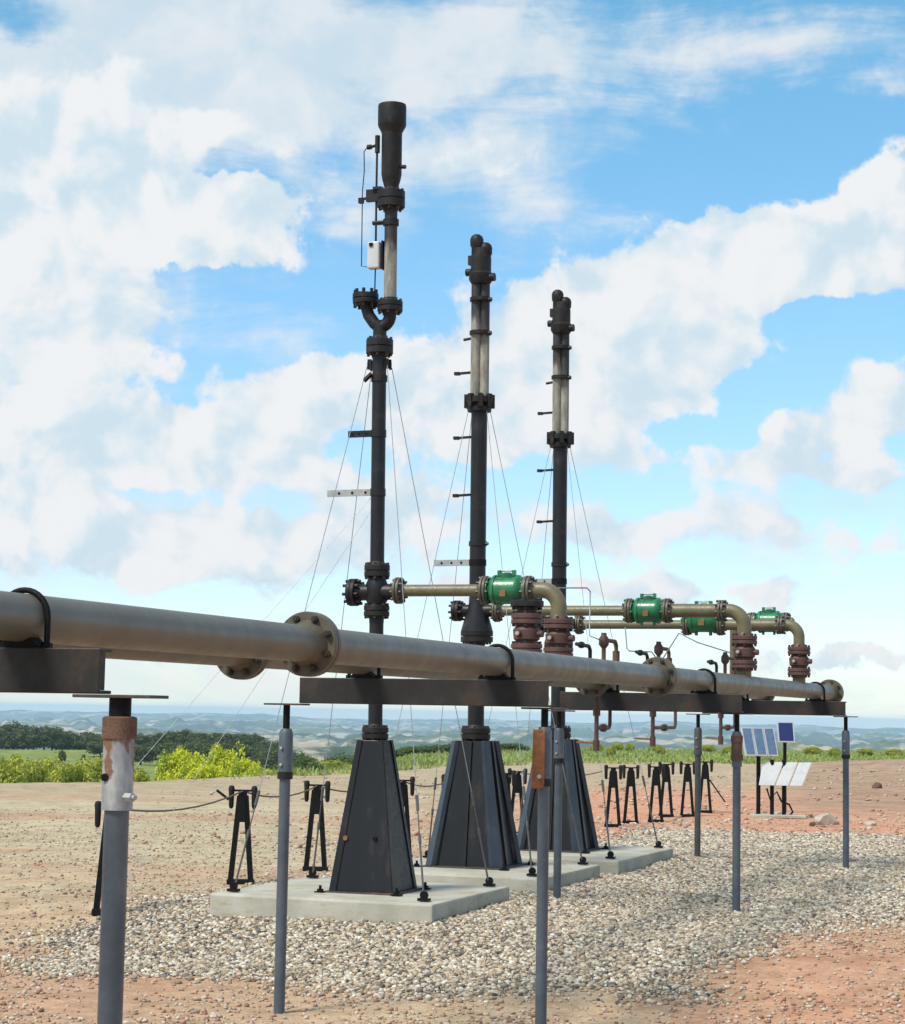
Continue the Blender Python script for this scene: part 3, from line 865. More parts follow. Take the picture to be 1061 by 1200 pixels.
mb = MB(); flg(mb, XRB, Y1, 5.95, 6.09, 0.115, 0.056); mb.box((XRB - 0.14, Y1 - 0.02, 6.06), (0.14, 0.04, 0.10)); mb.build('head_flange', ['black_rough', 'bolt_dark'], t1)
mb = MB(); mb.lathe((XRB, Y1, 0), (0, 0, 1), [(6.08, .055), (6.12, .058), (6.18, .075), (6.23, .084), (6.57, .085), (6.585, .087), (6.635, .114), (6.65, .118), (6.80, .118), (6.82, .115), (6.82, .10), (6.70, .098)], 32)
mb.cyl((XRB + 0.08, Y1, 6.29), (XRB + 0.125, Y1, 6.285), 0.017, n=12)
mb.build('burner_head', 'black_rough', t1)
mb = MB()
xp = XRB - 0.125
mb.path([(xp, Y1 - .02, 5.60), (xp, Y1 - .02, 6.05), (xp + 0.002, Y1 - .02, 6.44)], 0.009, 10)
mb.cyl((xp + 0.005, Y1 - .02, 6.42), (xp + 0.005, Y1 - .02, 6.565), 0.021, n=14)
mb.cyl((xp, Y1 - .02, 6.485), (xp - 0.075, Y1 - .02, 6.47), 0.012, n=10); mb.cyl((xp - 0.05, Y1 - .02, 6.475), (xp - 0.085, Y1 - .02, 6.475), 0.021, n=10)
mb.box((xp + 0.01, Y1 - .02, 6.10), (0.07, 0.04, 0.06)); mb.bar((xp + 0.06, Y1 - .02, 6.06), (xp - 0.14, Y1 - .02, 6.035), 0.018, 0.02); mb.box((xp - 0.135, Y1 - .02, 6.025), (0.04, 0.035, 0.045))
mb.path([(xp, Y1 - .02, 5.50), (xp - 0.005, Y1 - .02, 5.20)], 0.006, 8)
mb.cyl((xp - 0.03, Y1 - .02, 5.83), (xp + 0.07, Y1 - .02, 5.83), 0.014, n=10)
mb.build('pilot_pipe', 'black_rough', t1)
mb = MB(); mb.path([(xp - 0.085, Y1 - .02, 6.475), (xp - 0.115, Y1 - .02, 6.44), (xp - 0.11, Y1 - .02, 6.28), (xp - 0.125, Y1 - .02, 6.1), (xp - 0.125, Y1 - .02, 5.47), (xp - 0.06, Y1 - .02, 5.46)], 0.0045, 8); mb.build('ignition_wire', 'black_matte', t1)
mb = MB(); mb.box((xp - 0.005, Y1 - 0.03, 5.55), (0.105, 0.08, 0.225))
bx = mb.build('control_box', 'box_white', t1, smooth=False, bevel=0.012)
mb = MB(); mb.bar((xp + 0.065, Y1 - 0.02, 5.43), (xp + 0.065, Y1 - 0.02, 5.67), 0.014, 0.05); mb.box((xp - 0.02, Y1 - 0.075, 5.635), (0.03, 0.012, 0.03)); mb.build('bracket', 'black_matte', bx, t1, smooth=False)
mb = MB(); mb.lathe((X1, Y1, 0), (0, 0, 1), [(4.50, .059), (4.50, .068), (4.55, .068), (4.55, .059)], 24)
for sx, sy in P:
    mb.box((X1 + sx * 0.075, Y1 + sy * 0.03, 4.66), (0.035, 0.012, 0.05))
    mb.cyl((X1 + sx * 0.085, Y1 + sy * 0.03, 4.60), (X1 + sx * 0.085, Y1 + sy * 0.03, 4.66), 0.012, n=8)
mb.bar((X1 - 0.05, Y1 - 0.05, 4.56), (X1 - 0.10, Y1 - 0.08, 4.50), 0.02, 0.05)
mb.build('guy_collar', ['black_rough'], t1)

# --- the twin-pipe stacks
X2, Y2 = -6.38, 18.5
t2 = thing('flare_stack', (X2, Y2, 0.37), 'middle black stack with twin sooty pipes above its collar', 'stack', 'black stacks on pedestals')
mb = MB()
hb, ht = 0.34, 0.165; zb, zt = 0.385, 1.545
def ring(h_, z, ch):
    o = []
    for sx, sy in P:
        if sx * sy > 0: q = [(sx, sy * (1 - ch)), (sx * (1 - ch), sy)]
        else: q = [(sx * (1 - ch), sy), (sx, sy * (1 - ch))]
        o += [(X2 + a * h_, Y2 + b * h_, z) for a, b in q]
    return o
ra = ring(hb * 0.93, zb, 0.2); rb = ring(ht * 0.93, zt, 0.2)
mb.add(ra + rb, [(i, (i + 1) % 8, 8 + (i + 1) % 8, 8 + i) for i in range(8)] + [tuple(range(8, 16)), tuple(reversed(range(8)))])
ped2 = mb.build('pedestal', 'pedestal_steel', t2, smooth=False)
for sx, sy in P:
    mc = MB()
    c0 = Vector((X2 + sx * hb, Y2 + sy * hb, zb)); c1 = Vector((X2 + sx * ht, Y2 + sy * ht, zt))
    dg = Vector((-sy, sx, 0)).normalized(); dn = Vector((sx, sy, 0)).normalized()
    w0, w1 = 0.062, 0.038
    mc.prism([c0 - dg * w0, c0 + dg * w0, c1 + dg * w1, c1 - dg * w1], -dn * 0.05)
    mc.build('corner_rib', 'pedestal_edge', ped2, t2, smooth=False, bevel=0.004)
for dx, dy in ((1, 0), (-1, 0), (0, -1), (0, 1)):
    mc = MB()
    dv = Vector((dx, dy, 0)); sd_ = Vector((-dy, dx, 0))
    c0 = Vector((X2, Y2, zb)) + dv * hb * 0.92; c1 = Vector((X2, Y2, zt)) + dv * ht * 0.92
    mc.prism([c0 - sd_ * 0.028, c0 + sd_ * 0.028, c1 + sd_ * 0.022, c1 - sd_ * 0.022], dv * 0.022)
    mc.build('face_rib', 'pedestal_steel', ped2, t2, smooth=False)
mb = MB(); mb.box((X2, Y2, 0.378), (0.78, 0.78, 0.014)); mb.build('base_plate', 'plate_steel', t2, smooth=False)
for sx, sy in P:
    mc = MB(); mc.cyl((X2 + sx * 0.43, Y2 + sy * 0.40, 0.37), (X2 + sx * 0.43, Y2 + sy * 0.40, 0.43), 0.012, n=8); mc.cyl((X2 + sx * 0.43, Y2 + sy * 0.40, 0.38), (X2 + sx * 0.43, Y2 + sy * 0.40, 0.402), 0.026, n=6)
    mc.box((X2 + sx * 0.43, Y2 + sy * 0.40, 0.378), (0.08, 0.08, 0.012)); mc.build('anchor_bolt', 'black_matte', t2)
r2 = 0.078
mb = MB(); flg(mb, X2, Y2, 1.56, 1.665, 0.140, r2); mb.build('base_flange', ['black_rough', 'bolt_dark'], t2)
mb = MB(); mb.lathe((X2, Y2, 0), (0, 0, 1), [(1.6, r2), (2.5, r2)], 28); mb.lathe((X2, Y2, 0), (0, 0, 1), [(2.8, r2), (4.7, r2)], 28); mb.build('pipe', 'black_steel', t2)
mb = MB(); mb.lathe((X2, Y2, 0), (0, 0, 1), [(2.57, .15), (2.60, .15), (2.84, .082), (2.90, .079)], 28); mb.lathe((X2, Y2, 2.78), (1, 0, 0), [(-0.18, .06), (0.17, .06)], 22); mb.build('bell_fitting', 'black_steel', t2)
mb = MB(); flg(mb, X2, Y2, 2.48, 2.59, 0.155, r2); mb.build('bell_flange', ['black_rough', 'bolt_dark'], t2)
mb = MB(); mb.lathe((X2 - 0.17, Y2, 2.78), (-1, 0, 0), [(-0.02, 0.065), (0, .10), (.028, .10), (.028, .085), (.034, .085), (.034, .10), (.062, .10), (.066, .095)], 24)
bolts(mb, (X2 - 0.20, Y2, 2.78), (1, 0, 0), 0.082, 8, 0.013, 0.125, 0); mb.build('blind_flange', 'black_rough', t2)
mb = MB(); mb.lathe((X2, Y2, 0), (0, 0, 1), [(3.40, r2), (3.40, r2 + .010), (3.445, r2 + .010), (3.445, r2)], 24); mb.cyl((X2 + r2, Y2 - 0.02, 3.42), (X2 + r2 + 0.035, Y2 - 0.02, 3.42), 0.014, n=8); mb.build('band', 'black_steel', t2)
for zz, L in ((5.08, 0.15), (4.45, 0.15), (3.89, 0.15)):
    mb = MB(); mb.bar((X2 - r2, Y2 - 0.01, zz + 0.006), (X2 - r2 - L, Y2 - 0.01, zz), 0.022, 0.028); mb.box((X2 - r2 - L, Y2 - 0.01, zz), (0.05, 0.05, 0.03)); mb.build('step_peg', 'black_steel', t2, smooth=False)
mb = MB(); mb.cyl((X2 - 0.09, Y2 - 0.01, 5.42), (X2 - 0.165, Y2 - 0.01, 5.41), 0.014, n=10); mb.build('step_peg', 'black_steel', t2)
mb = MB(); mb.box((X2 - r2 - 0.175, Y2 - 0.02, 3.24), (0.37, 0.012, 0.06)); mb.box((X2 - r2 - 0.175, Y2 + 0.008, 3.265), (0.37, 0.05, 0.01))
for q in range(3): mb.cyl((X2 - r2 - 0.08 - 0.1 * q, Y2 - 0.02, 3.24), (X2 - r2 - 0.08 - 0.1 * q, Y2 - 0.03, 3.24), 0.011, n=10, mi=1)
mb.lathe((X2, Y2, 3.24), (0, 0, 1), [(-.03, r2 + .006), (.03, r2 + .006)], 24, mi=1)
mb.build('step_arm', ['galvanised', 'black_matte'], t2, smooth=False)
mb = MB()
mb.lathe((X2, Y2, 0), (0, 0, 1), [(4.69, r2), (4.70, .115), (4.745, .118), (4.75, .09), (4.78, .09), (4.785, .135), (4.84, .135), (4.845, .07), (4.87, .06)], 24)
for i in range(8):
    w = PI / 8 + i * PI / 4
    p = Vector((X2 + math.cos(w) * .125, Y2 + math.sin(w) * .125, 4.80))
    mb.box(p, (0.045, 0.045, 0.13), Matrix.Rotation(w, 3, 'Z'))
mb.build('guy_collar', 'black_rough', t2)
dxp = Vector((0.94, 0.34, 0)).normalized() * 0.041
for s_ in (-1, 1):
    mb = MB(); mb.lathe((X2 + dxp.x * s_, Y2 + dxp.y * s_, 0), (0, 0, 1), stepped(0.049, 4.83, 6.10, 14), 24)
    o = mb.build('riser', 'sooty_pipe', t2); set_soot_shade(o, *((5.35, 5.85) if s_ < 0 else (5.05, 5.75)))  # soot on both; right riser darkened lower down to paint in its shaded side
for zz in (5.47, 5.80):
    mb = MB(); mb.lathe((X2, Y2, zz), (0, 0, 1), [(-.018, .094), (-.018, .104), (.018, .104), (.018, .094)], 24); mb.cyl((X2 + .09, Y2 - .03, zz - .01), (X2 + .125, Y2 - .03, zz - .01), 0.02, n=8); mb.build('clamp_band', 'black_rough', t2)
mb = MB(); mb.lathe((X2, Y2, 0), (0, 0, 1), [(5.95, .09), (5.99, .115), (6.05, .118), (6.07, .10), (6.22, .10), (6.23, .085), (6.30, .08)], 24)
mb.cyl((X2 - 0.09, Y2 - 0.02, 6.07), (X2 - 0.145, Y2 - 0.02, 6.07), 0.036, n=14); mb.cyl((X2 + 0.09, Y2 - 0.02, 6.01), (X2 + 0.15, Y2 - 0.02, 6.01), 0.040, n=14); mb.box((X2 - 0.10, Y2, 6.19), (0.05, 0.06, 0.09))
mb.build('head_collar', 'black_rough', t2)
for s_, zt_ in ((-1, 6.44), (1, 6.36)):
    mb = MB(); xx, yy = X2 + dxp.x * s_ * 1.05, Y2 + dxp.y * s_ * 1.05
    mb.lathe((xx, yy, 0), (0, 0, 1), [(6.05, .052), (zt_ - .13, .052), (zt_ - .11, .064), (zt_ - .05, .066), (zt_ - .02, .055), (zt_, .03)], 22); mb.build('nozzle', 'black_rough', t2)
t3 = clone(t2, (-6.38, 21.2, 0.37), 'farthest black stack with twin sooty pipes, right of the other two stacks')
# the stacks are not quite plumb
LEAN = {0: 0.0095, 1: 0.005, 2: 0.004}
for q, tt in enumerate((t1, t2, t3)):
    tt.rotation_euler = Matrix.Rotation(-LEAN[q], 3, H).to_euler()

# ------------------------------------------------------------------ guy wires
GW = 'thin steel guy wires staying the stacks'
def guy(top, foot, label, rod=0.75):
    top = Vector(top); foot = Vector(foot)
    t = thing('guy_wire', foot, label, 'guy wire', GW)
    d_ = (top - foot).normalized()
    mb = MB(); mb.cyl(foot + d_ * rod, top, 0.0032, n=6); mb.build('cable', 'wire_steel', t)
    mb = MB(); mb.cyl(foot + d_ * 0.05, foot + d_ * rod * 0.62, 0.0085, n=8); mb.cyl(foot + d_ * rod * 0.62, foot + d_ * rod * 0.95, 0.005, n=8)
    mb.cyl(foot + d_ * rod * 0.58, foot + d_ * rod * 0.66, 0.013, n=8); mb.cyl(foot + d_ * rod * 0.92, foot + d_ * (rod + 0.06), 0.013, n=8)
    mb.build('turnbuckle', 'rod_steel', t)
    mb = MB(); mb.box(foot + Vector((0, 0, 0.012)), (0.09, 0.06, 0.02)); mb.lathe(foot + Vector((0, -0.012, 0.045)), (0, 1, 0), [(0, 0.032), (0.024, 0.032)], 14); mb.build('anchor_lug', 'black_matte', t)
for q, ((X, Y, zt_), pad, nm) in enumerate((((X1, Y1, 4.62), PADS[0], 'tallest stack'), ((X2, Y2, 4.73), PADS[1], 'middle stack'), ((-6.38, 21.2, 4.73), PADS[2], 'farthest stack'))):
    off = R0 * (-LEAN[q] * (zt_ - 0.37))
    for sx, sy, cn in ((-1, -1, 'front left'), (1, -1, 'front right'), (1, 1, 'rear right'), (-1, 1, 'rear left')):
        fx = pad[0] + 0.13 if sx < 0 else pad[1] - 0.13
        fy = pad[2] + 0.16 if sy < 0 else pad[3] - 0.16
        guy((X + off.x + sx * 0.09, Y + off.y + sy * 0.05, zt_), (fx, fy, 0.375), 'guy wire from the %s to the %s corner of its concrete pad' % (nm, cn))

# ------------------------------------------------------------------ crossover runs
RZ = 2.78
def olive_flange(mb, x, y, z, axis=(1, 0, 0), R=0.112, r=0.055, n=8):
    flange_pair(mb, (x, y, z), axis, R, r, 0.022, 0.006, n, 0, 1, 0.03, 0.013)

def green_valve(x, y, label, RZ=2.78):
    t = thing('green_valve', (x, y, RZ), label, 'valve', 'green valves in the crossover pipes')
    mb = MB()
    mb.lathe((x, y, RZ), (1, 0, 0), [(-.165, .10), (-.145, .102), (-.145, .082), (-.132, .088), (-.115, .112), (-.105, .120), (-.085, .122), (-.08, .111), (.08, .111), (.085, .122), (.105, .120), (.115, .112), (.132, .088), (.145, .082), (.145, .102), (.165, .10)], 30)
    b = mb.build('body', 'green_enamel', t)
    mb = MB(); mb.lathe((x, y, RZ), (0, 0, 1), [(.09, .062), (.128, .062), (.132, .056), (.132, .03), (.14, .03)], 20); mb.build('bonnet', 'green_enamel', t)
    for q in (-1, 1):
        mb = MB()
        mb.box((x + q * .06, y - .01, RZ + .135), (.026, .05, .05)); mb.cyl((x + q * .06, y - .012, RZ - .14), (x + q * .06, y - .012, RZ - .10), 0.015, n=10)
        mb.build('lug', 'green_enamel', b, t, smooth=False, bevel=0.004)
    mb = MB(); mb.box((x, y - .118, RZ - .03), (.05, .008, .05)); mb.build('name_plate', 'bronze', b, t, smooth=False)
    mb = MB(); mb.cyl((x - .06, y - .01, RZ + .155), (x + .06, y - .01, RZ + .155), 0.008, n=8); mb.build('tie_bar', 'conduit_grey', b, t)
    return t

def run(Y, xs, valves, xe, ye_r, label, r0=0.048, r1=0.064):
    """pipe from the stack at xs through valves to an elbow above the header at xe"""
    t = thing('crossover_pipe', (xs, Y, RZ), label, 'pipe', 'olive crossover pipes from the stacks')
    x = xs
    ends = []
    for v in valves:
        ends.append((x, v - 0.195)); x = v + 0.195
    for i, (a, b) in enumerate(ends):
        mb = MB(); rr_ = r0 if i == 0 else r1
        mb.lathe((a, Y, RZ), (1, 0, 0), [(0, rr_), (b - a, rr_)], 24); mb.build('pipe', 'olive_paint', t)
    mb = MB(); olive_flange(mb, xs + 0.02, Y, RZ, R=0.108, r=r0); mb.build('flange', ['olive_flange', 'bolt_dark'], t)
    for v in valves:
        for sg in (-1, 1):
            mb = MB(); olive_flange(mb, v + sg * 0.182, Y, RZ, R=0.115, r=0.06); mb.build('flange', ['olive_flange', 'bolt_dark'], t)
    er = ye_r
    if xe > HX1 - 0.01:
        mb = MB(); olive_flange(mb, xe - er - 0.06, Y, RZ, R=0.098, r=0.06); mb.build('flange', ['olive_flange', 'bolt_dark'], t)
    mb = MB()
    pts = [Vector((x, Y, RZ))] + [Vector((xe - er + er * math.sin(w), Y, RZ - er + er * math.cos(w))) for w in np.linspace(0, PI / 2, 14)] + [Vector((xe, Y, 2.55))]
    mb.path(pts, r1, 26); mb.build('elbow', 'olive_paint', t)
    return t
run(15.42, X1 + 0.16, [-5.08], HX2, 0.14, 'olive pipe from the tallest stack through one green valve to the nearest elbow')
run(18.50, X2 + 0.17, [-4.71], HX1, 0.15, 'olive pipe from the middle stack through a green valve to the large right elbow')
run(21.30, -6.38 + 0.17, [-4.82], HX1, 0.13, 'olive pipe from the farthest stack through a green valve to the last small elbow', r0=0.048, r1=0.058)
green_valve(-5.08, 15.42, 'large green cast valve in front of the farthest stack, nearest')
green_valve(-4.71, 18.50, 'green cast valve fully in view, between two lengths of olive pipe at the right')
v3 = green_valve(-4.82, 21.30, 'green cast valve half hidden behind the larger olive elbow pipe')
v3.scale = (1.28, 1.15, 1.22); v3.location.z += 0.055
YB, ZB = 22.05, 2.845
green_valve(-4.27, YB, 'green cast valve peeking over the pipe of the last olive elbow, farthest right', ZB)
t = thing('bypass_pipe', (HX2, YB, ZB), 'short olive pipe behind the farthest valves, mostly hidden by the run in front', 'pipe')
mb = MB(); mb.path([Vector((-4.435, YB, ZB))] + [Vector((HX2 + 0.10 - 0.10 * math.sin(w), YB, ZB - 0.10 + 0.10 * math.cos(w))) for w in np.linspace(0, PI / 2, 10)] + [Vector((HX2, YB, HZ + HR - 0.01))], 0.05, 20); mb.build('elbow', 'olive_paint', t)
for xx in (-4.452, -4.088):
    mb = MB(); olive_flange(mb, xx, YB, ZB, R=0.105, r=0.055); mb.build('flange', ['olive_flange', 'bolt_dark'], t)
mb = MB(); mb.lathe((-4.075, YB, ZB), (1, 0, 0), [(0, .05), (.06, .05), (.08, .03)], 20); mb.build('end_cap', 'olive_paint', t)

def riser(x, y, label, blind=False):
    t = thing('riser_valve', (x, y, HZ + HR), label, 'valve', 'rusty riser valves standing on the header pipes')
    mb = MB(); mb.lathe((x, y, 0), (0, 0, 1), [(HZ + 0.02, .066), (2.24, .066), (2.26, .08)], 24); mb.build('stub', 'olive_paint', t)
    mb = MB(); flg(mb, x, y, 2.255, 2.325, 0.118, 0.066, n=8); mb.build('lower_flange', ['valve_rust', 'bolt_dark'], t)
    mb = MB(); mb.lathe((x, y, 0), (0, 0, 1), [(2.31, .07), (2.345, .078), (2.36, .098), (2.43, .104), (2.455, .085), (2.47, .07)], 24)
    mb.cyl((x + .08, y - .02, 2.40), (x + .135, y - .03, 2.40), 0.026, n=12); mb.cyl((x - .03, y - .09, 2.40), (x - .035, y - .12, 2.40), 0.024, n=12)
    b = mb.build('body', 'valve_rust', t)
    mb = MB(); mb.lathe((x - .035, y - .12, 2.40), (0, -1, 0), [(0, .016), (.012, .016)], 12); mb.build('tag_plate', 'bare_bolt', b, t)
    mb = MB(); flg(mb, x, y, 2.475, 2.55, 0.118, 0.066, n=8); mb.build('upper_flange', ['valve_rust', 'bolt_dark'], t)
    if blind:
        mb = MB(); mb.lathe((x, y, 0), (0, 0, 1), [(2.55, .066), (2.60, .07), (2.605, .125), (2.645, .125), (2.65, .118)], 26); bolts(mb, (x, y, 2.625), (0, 0, 1), 0.1, 8, 0.014, 0.09, 0); mb.build('blind_flange', 'black_rough', t)
riser(HX2, 15.42, 'rusty riser valve under the nearest elbow, right of its capped twin')
riser(HX2, 14.60, 'rusty riser valve capped by a dark flange below the large green valve', True)
riser(HX1, 18.50, 'rusty riser valve under the larger elbow at the right, second from the pipe end')
riser(HX1, 21.30, 'small rusty riser valve under the last elbow, nearest the pipe end')

# ------------------------------------------------------------------ small drains on the rear header
def drain(y0, dy, label, z0=1.53, reach=0.42):
    x = HX2
    t = thing('drain_assembly', (x, y0, HZ), label, 'drain pipe', 'small rusty drain pipes on the rear header')
    mb = MB(); mb.cyl((x, y0, z0), (x, y0, HZ - HR + .01), 0.019, n=12); mb.lathe((x, y0, 0), (0, 0, 1), [(z0 - .02, .015), (z0 - .02, .028), (z0 + .07, .028), (z0 + .07, .02)], 12); mb.lathe((x, y0, 0), (0, 0, 1), [(1.80, .02), (1.80, .032), (1.87, .032), (1.87, .02)], 12)
    mb.build('drop_pipe', 'valve_rust', t)
    mb = MB(); y2 = y0 + dy
    mb.path([(x, y0, 1.70), (x, y2 - 0.03, 1.70), (x, y2, 1.73), (x, y2, HZ - HR + .01)], 0.016, 10)
    mb.lathe((x, (y0 + y2) / 2, 1.70), (0, 1, 0), [(-.06, .02), (-.03, .034), (.03, .034), (.06, .02)], 12)
    mb.build('branch_pipe', 'valve_rust', t)
    mb = MB(); mb.bar((x - .02, y0 - .02, z0 + .045), (x - 0.16, y0 - 0.03, z0 + .05), 0.018, 0.012); mb.build('handle', 'bronze', t, smooth=False)
    # top side: riser, valve and elbow
    mb = MB(); zt_ = HZ + HR
    mb.cyl((x, y0 + .2, zt_ - .01), (x, y0 + .2, 2.47), 0.019, n=12)
    mb.path([(x, y0 + .2, 2.44), (x, y0 + .56, 2.44), (x, y0 + .60, 2.41), (x, y0 + .60, zt_ - .01)], 0.018, 10)
    mb.lathe((x, y0 + .60, 0), (0, 0, 1), [(2.27, .02), (2.27, .032), (2.36, .032), (2.36, .02)], 12)
    mb.build('top_loop', 'rust', t)
    mb = MB(); mb.lathe((x, y0 + .2, 2.43), (0, 0, 1), [(-.06, .02), (-.03, .044), (.02, .044), (.05, .024), (.07, .024)], 12); mb.build('valve', 'valve_rust', t)
    mb = MB(); mb.path([(x, y0 - .22, zt_ - .01), (x, y0 - .22, 2.34), (x, y0 - .26, 2.37), (x, y0 - .62, 2.375)], 0.016, 10); mb.lathe((x, y0 - .48, 2.373), (0, 1, 0), [(-.05, .018), (-.02, .028), (.02, .028), (.05, .018)], 10); mb.build('inlet_pipe', 'black_rough', t)
drain(16.55, 0.42, 'rusty drain pipe loop under the beam next to the post with the rusty strap')
drain(18.46, 0.88, 'rusty drain pipe with horizontal branch, midway along the rear pipe', 1.55)
drain(21.38, 0.7, 'rusty drain pipe behind the post with rusty coupling, farthest of three', 1.54)

# ------------------------------------------------------------------ conduits
def wirepath(name, pts, r, mat, label, cat, group=None):
    mb = MB(); mb.path(pts, r, 8)
    o = mb.build(name, mat); tag(o, label, cat, group)
    return o
def onx(px, py, x):
    k = ray(px, py); return CAM + k * ((x - CAM.x) / k.x)
wirepath('conduit', [onx(655, 689, -4.9), onx(688, 689, -4.75), onx(692, 693, -4.73), onx(691, 745, -4.70), onx(706, 751, -4.66)], 0.0058, 'conduit_grey', 'thin pale conduit bending down beside the nearest elbow', 'conduit')
wirepath('conduit', [onx(733, 735, -4.75), onx(735, 760, -4.72), onx(738, 763, -4.7), onx(764, 764, -4.66), onx(770, 772, -4.65)], 0.0055, 'conduit_grey', 'thin pale conduit dropping from the far olive pipe to the rear header', 'conduit')
wirepath('conduit', [onx(777, 772, -4.6), onx(796, 742, -4.4), onx(818, 753, -4.25), onx(866, 768, -3.9)], 0.006, 'wire_steel', 'thin grey cable forming a peak left of the larger right elbow', 'cable')

# ------------------------------------------------------------------ cable stands (black A-frames) in a row
AX = -8.12
SY = [14.54, 17.14, 18.89, 21.05, 22.69, 25.43, 26.43, 28.79, 30.58, 30.88, 32.56, 32.60, 33.93]
SXs = [-8.07, -8.16, -8.18, -8.1, -8.11, -8.36, -8.52, -7.83, -8.04, -7.72, -7.97, -7.63, -7.64]
SL = ['black A frame stand behind the thick post with the pale sleeve, partly hidden', 'black A frame stand at the left end of the nearest concrete pad', 'black A frame stand just left of the tallest stack pedestal', 'black A frame stand hidden behind the right side of the tallest stack pedestal', 'black A frame stand peeking out left of the middle stack pedestal', 'black A frame stand just right of the middle stack pedestal', 'black A frame stand close left of the farthest stack pedestal',
      'first black A frame stand right of the farthest stack pedestal', 'second black A frame stand right of the farthest stack, beside the first', 'front one of the overlapping A frame stands left of the dark thin post', 'rear one of the overlapping A frame stands left of the dark thin post', 'black A frame stand touching the left side of the dark thin post', 'black A frame stand touching the right side of the dark thin post']
def cable_stand(loc, label, group):
    x, y, z = loc
    t = thing('cable_stand', loc, label, 'stand', group)
    fx = Vector((R0.x, R0.y, 0)); n = Vector((H.x, H.y, 0))
    o = Vector(loc)
    w = 0.095; hgt = 0.80
    for s_ in (-1, 1):
        mb = MB(); mb.bar(o + fx * (s_ * w), o + fx * (s_ * 0.028) + Vector((0, 0, hgt)), 0.046, 0.050, n); mb.build('leg', 'black_matte', t, smooth=False, bevel=0.003)
    mb = MB(); mb.box(o + Vector((0, 0, 0.02)), (0.245, 0.09, 0.05), Matrix.Rotation(TH, 3, 'Z')); mb.build('foot_bar', 'black_matte', t, smooth=False, bevel=0.004)
    mb = MB(); mb.prism([o + fx * -.045 + Vector((0, 0, .56)) - n * .028, o + fx * .045 + Vector((0, 0, .56)) - n * .028, o + fx * .036 + Vector((0, 0, .84)) - n * .028, o + fx * -.036 + Vector((0, 0, .84)) - n * .028], n * 0.056); mb.build('head_plate', 'black_matte', t, smooth=False, bevel=0.004)
    mb = MB(); mb.bar(o + fx * -.12 + Vector((0, 0, .845)), o + fx * .12 + Vector((0, 0, .845)), 0.018, 0.022, n)
    mb.build('cross_rod', 'black_matte', t, smooth=False)
    for s_ in (-1, 1):
        mb = MB(); c = o + fx * (s_ * 0.105)
        mb.lathe(c, (0, 0, 1), [(.68, .012), (.70, .022), (.83, .026), (.86, .030), (.885, .022), (.89, .01)], 12); mb.build('clamp', 'black_rough', t)
    return t
st = None
tops = []
for i, (x, y, lb) in enumerate(zip(SXs, SY, SL)):
    z = g_h(x, y)
    if st is None:
        st = cable_stand((x, y, z), lb, 'black A frame cable stands in a row')
    else:
        clone(st, (x, y, z), lb, rz=random.uniform(-0.15, 0.15))
    tops.append(Vector((x, y, z + 0.84)))
pts = []
for a, b in zip(tops[:7], tops[1:8]):
    for k in range(8):
        f = k / 8
        p = a.lerp(b, f); p.z -= 0.09 * 4 * f * (1 - f) * min(1, (b - a).length / 2)
        pts.append(p)
wirepath('rope', pts, 0.008, 'rope_brown', 'brown rope sagging from stand to stand behind the concrete pads', 'rope')
# slack stay cables from the tall stack to the first stand
for zt_, ft, lb in ((3.56, tops[0] + Vector((-0.05, 0, 0.05)), 'faint stay cable running from the tallest stack to the top of the leftmost stand'), (3.45, Vector((-8.0, 14.3, g_h(-8.0, 14.3))), 'faint stay cable running from the tallest stack to the foot of the leftmost stand')):
    mb = MB(); mb.cyl(ft, (X1 - 0.08, Y1, zt_), 0.0022, n=6); o = mb.build('stay_cable', 'wire_steel'); tag(o, lb, 'cable', 'faint stay cables')
# lever lying against the second stand and the last one
for p0, p1, lb in (((254, 926), (268, 937), 'short black lever pointing up left from the stand by the nearest pad'), ((832, 914), (850, 940), 'thin black rod leaning down right from the last A frame stand')):
    dd = (Vector((SXs[1], SY[1], 0)) if p0[0] < 400 else Vector((SXs[12], SY[12], 0))).dot(H)
    mb = MB(); mb.cyl(at(*p0, dd), at(*p1, dd), 0.012, n=8); o = mb.build('lever', 'black_matte'); tag(o, lb, 'lever')

# ------------------------------------------------------------------ solar panels and boxes
def zrot(a): return Matrix.Rotation(a, 3, 'Z')
def solar(px, dist, basepy, label, cols, w, hgt, zc, mat, rot, tilt, post_r=0.035, skew=0.0):
    b = at(px, basepy, dist); b.z = g_h(b.x, b.y)
    t = thing('solar_panel', b, label, 'solar panel', 'solar panels on posts')
    mb = MB(); mb.cyl(b, (b.x, b.y, zc + 0.05), post_r, n=16); mb.build('post', 'black_matte', t)
    M = Matrix.Rotation(rot, 3, 'Z') @ Matrix.Rotation(tilt, 3, 'X')
    c = Vector((b.x, b.y, zc)) - Vector((H.x, H.y, 0)) * 0.09
    for i in range(cols):
        cx = (i - (cols - 1) / 2) * (w / cols)
        cc = c + M @ Vector((cx, 0, 0))
        f = MB(); f.box(cc, (w / cols - 0.006, 0.03, hgt), M); fo = f.build('frame', 'panel_frame', t, smooth=False)
        p = MB(); p.box(cc + M @ Vector((0, -0.0165, 0)), (w / cols - 0.05, 0.006, hgt - 0.045), M); p.build('cell_panel', mat, fo, t, smooth=False)
    br = MB(); br.bar(c + M @ Vector((-w * 0.4, 0.03, 0)), c + M @ Vector((w * 0.4, 0.03, 0)), 0.04, 0.03); br.build('back_rail', 'black_matte', t, smooth=False)
SD = 33.3
solar(889, SD, 964, 'blue solar panel of three cells tilted on a black post, left one', 3, 0.60, 0.48, 1.43, 'solar_cells', TH + 0.35, -0.35)
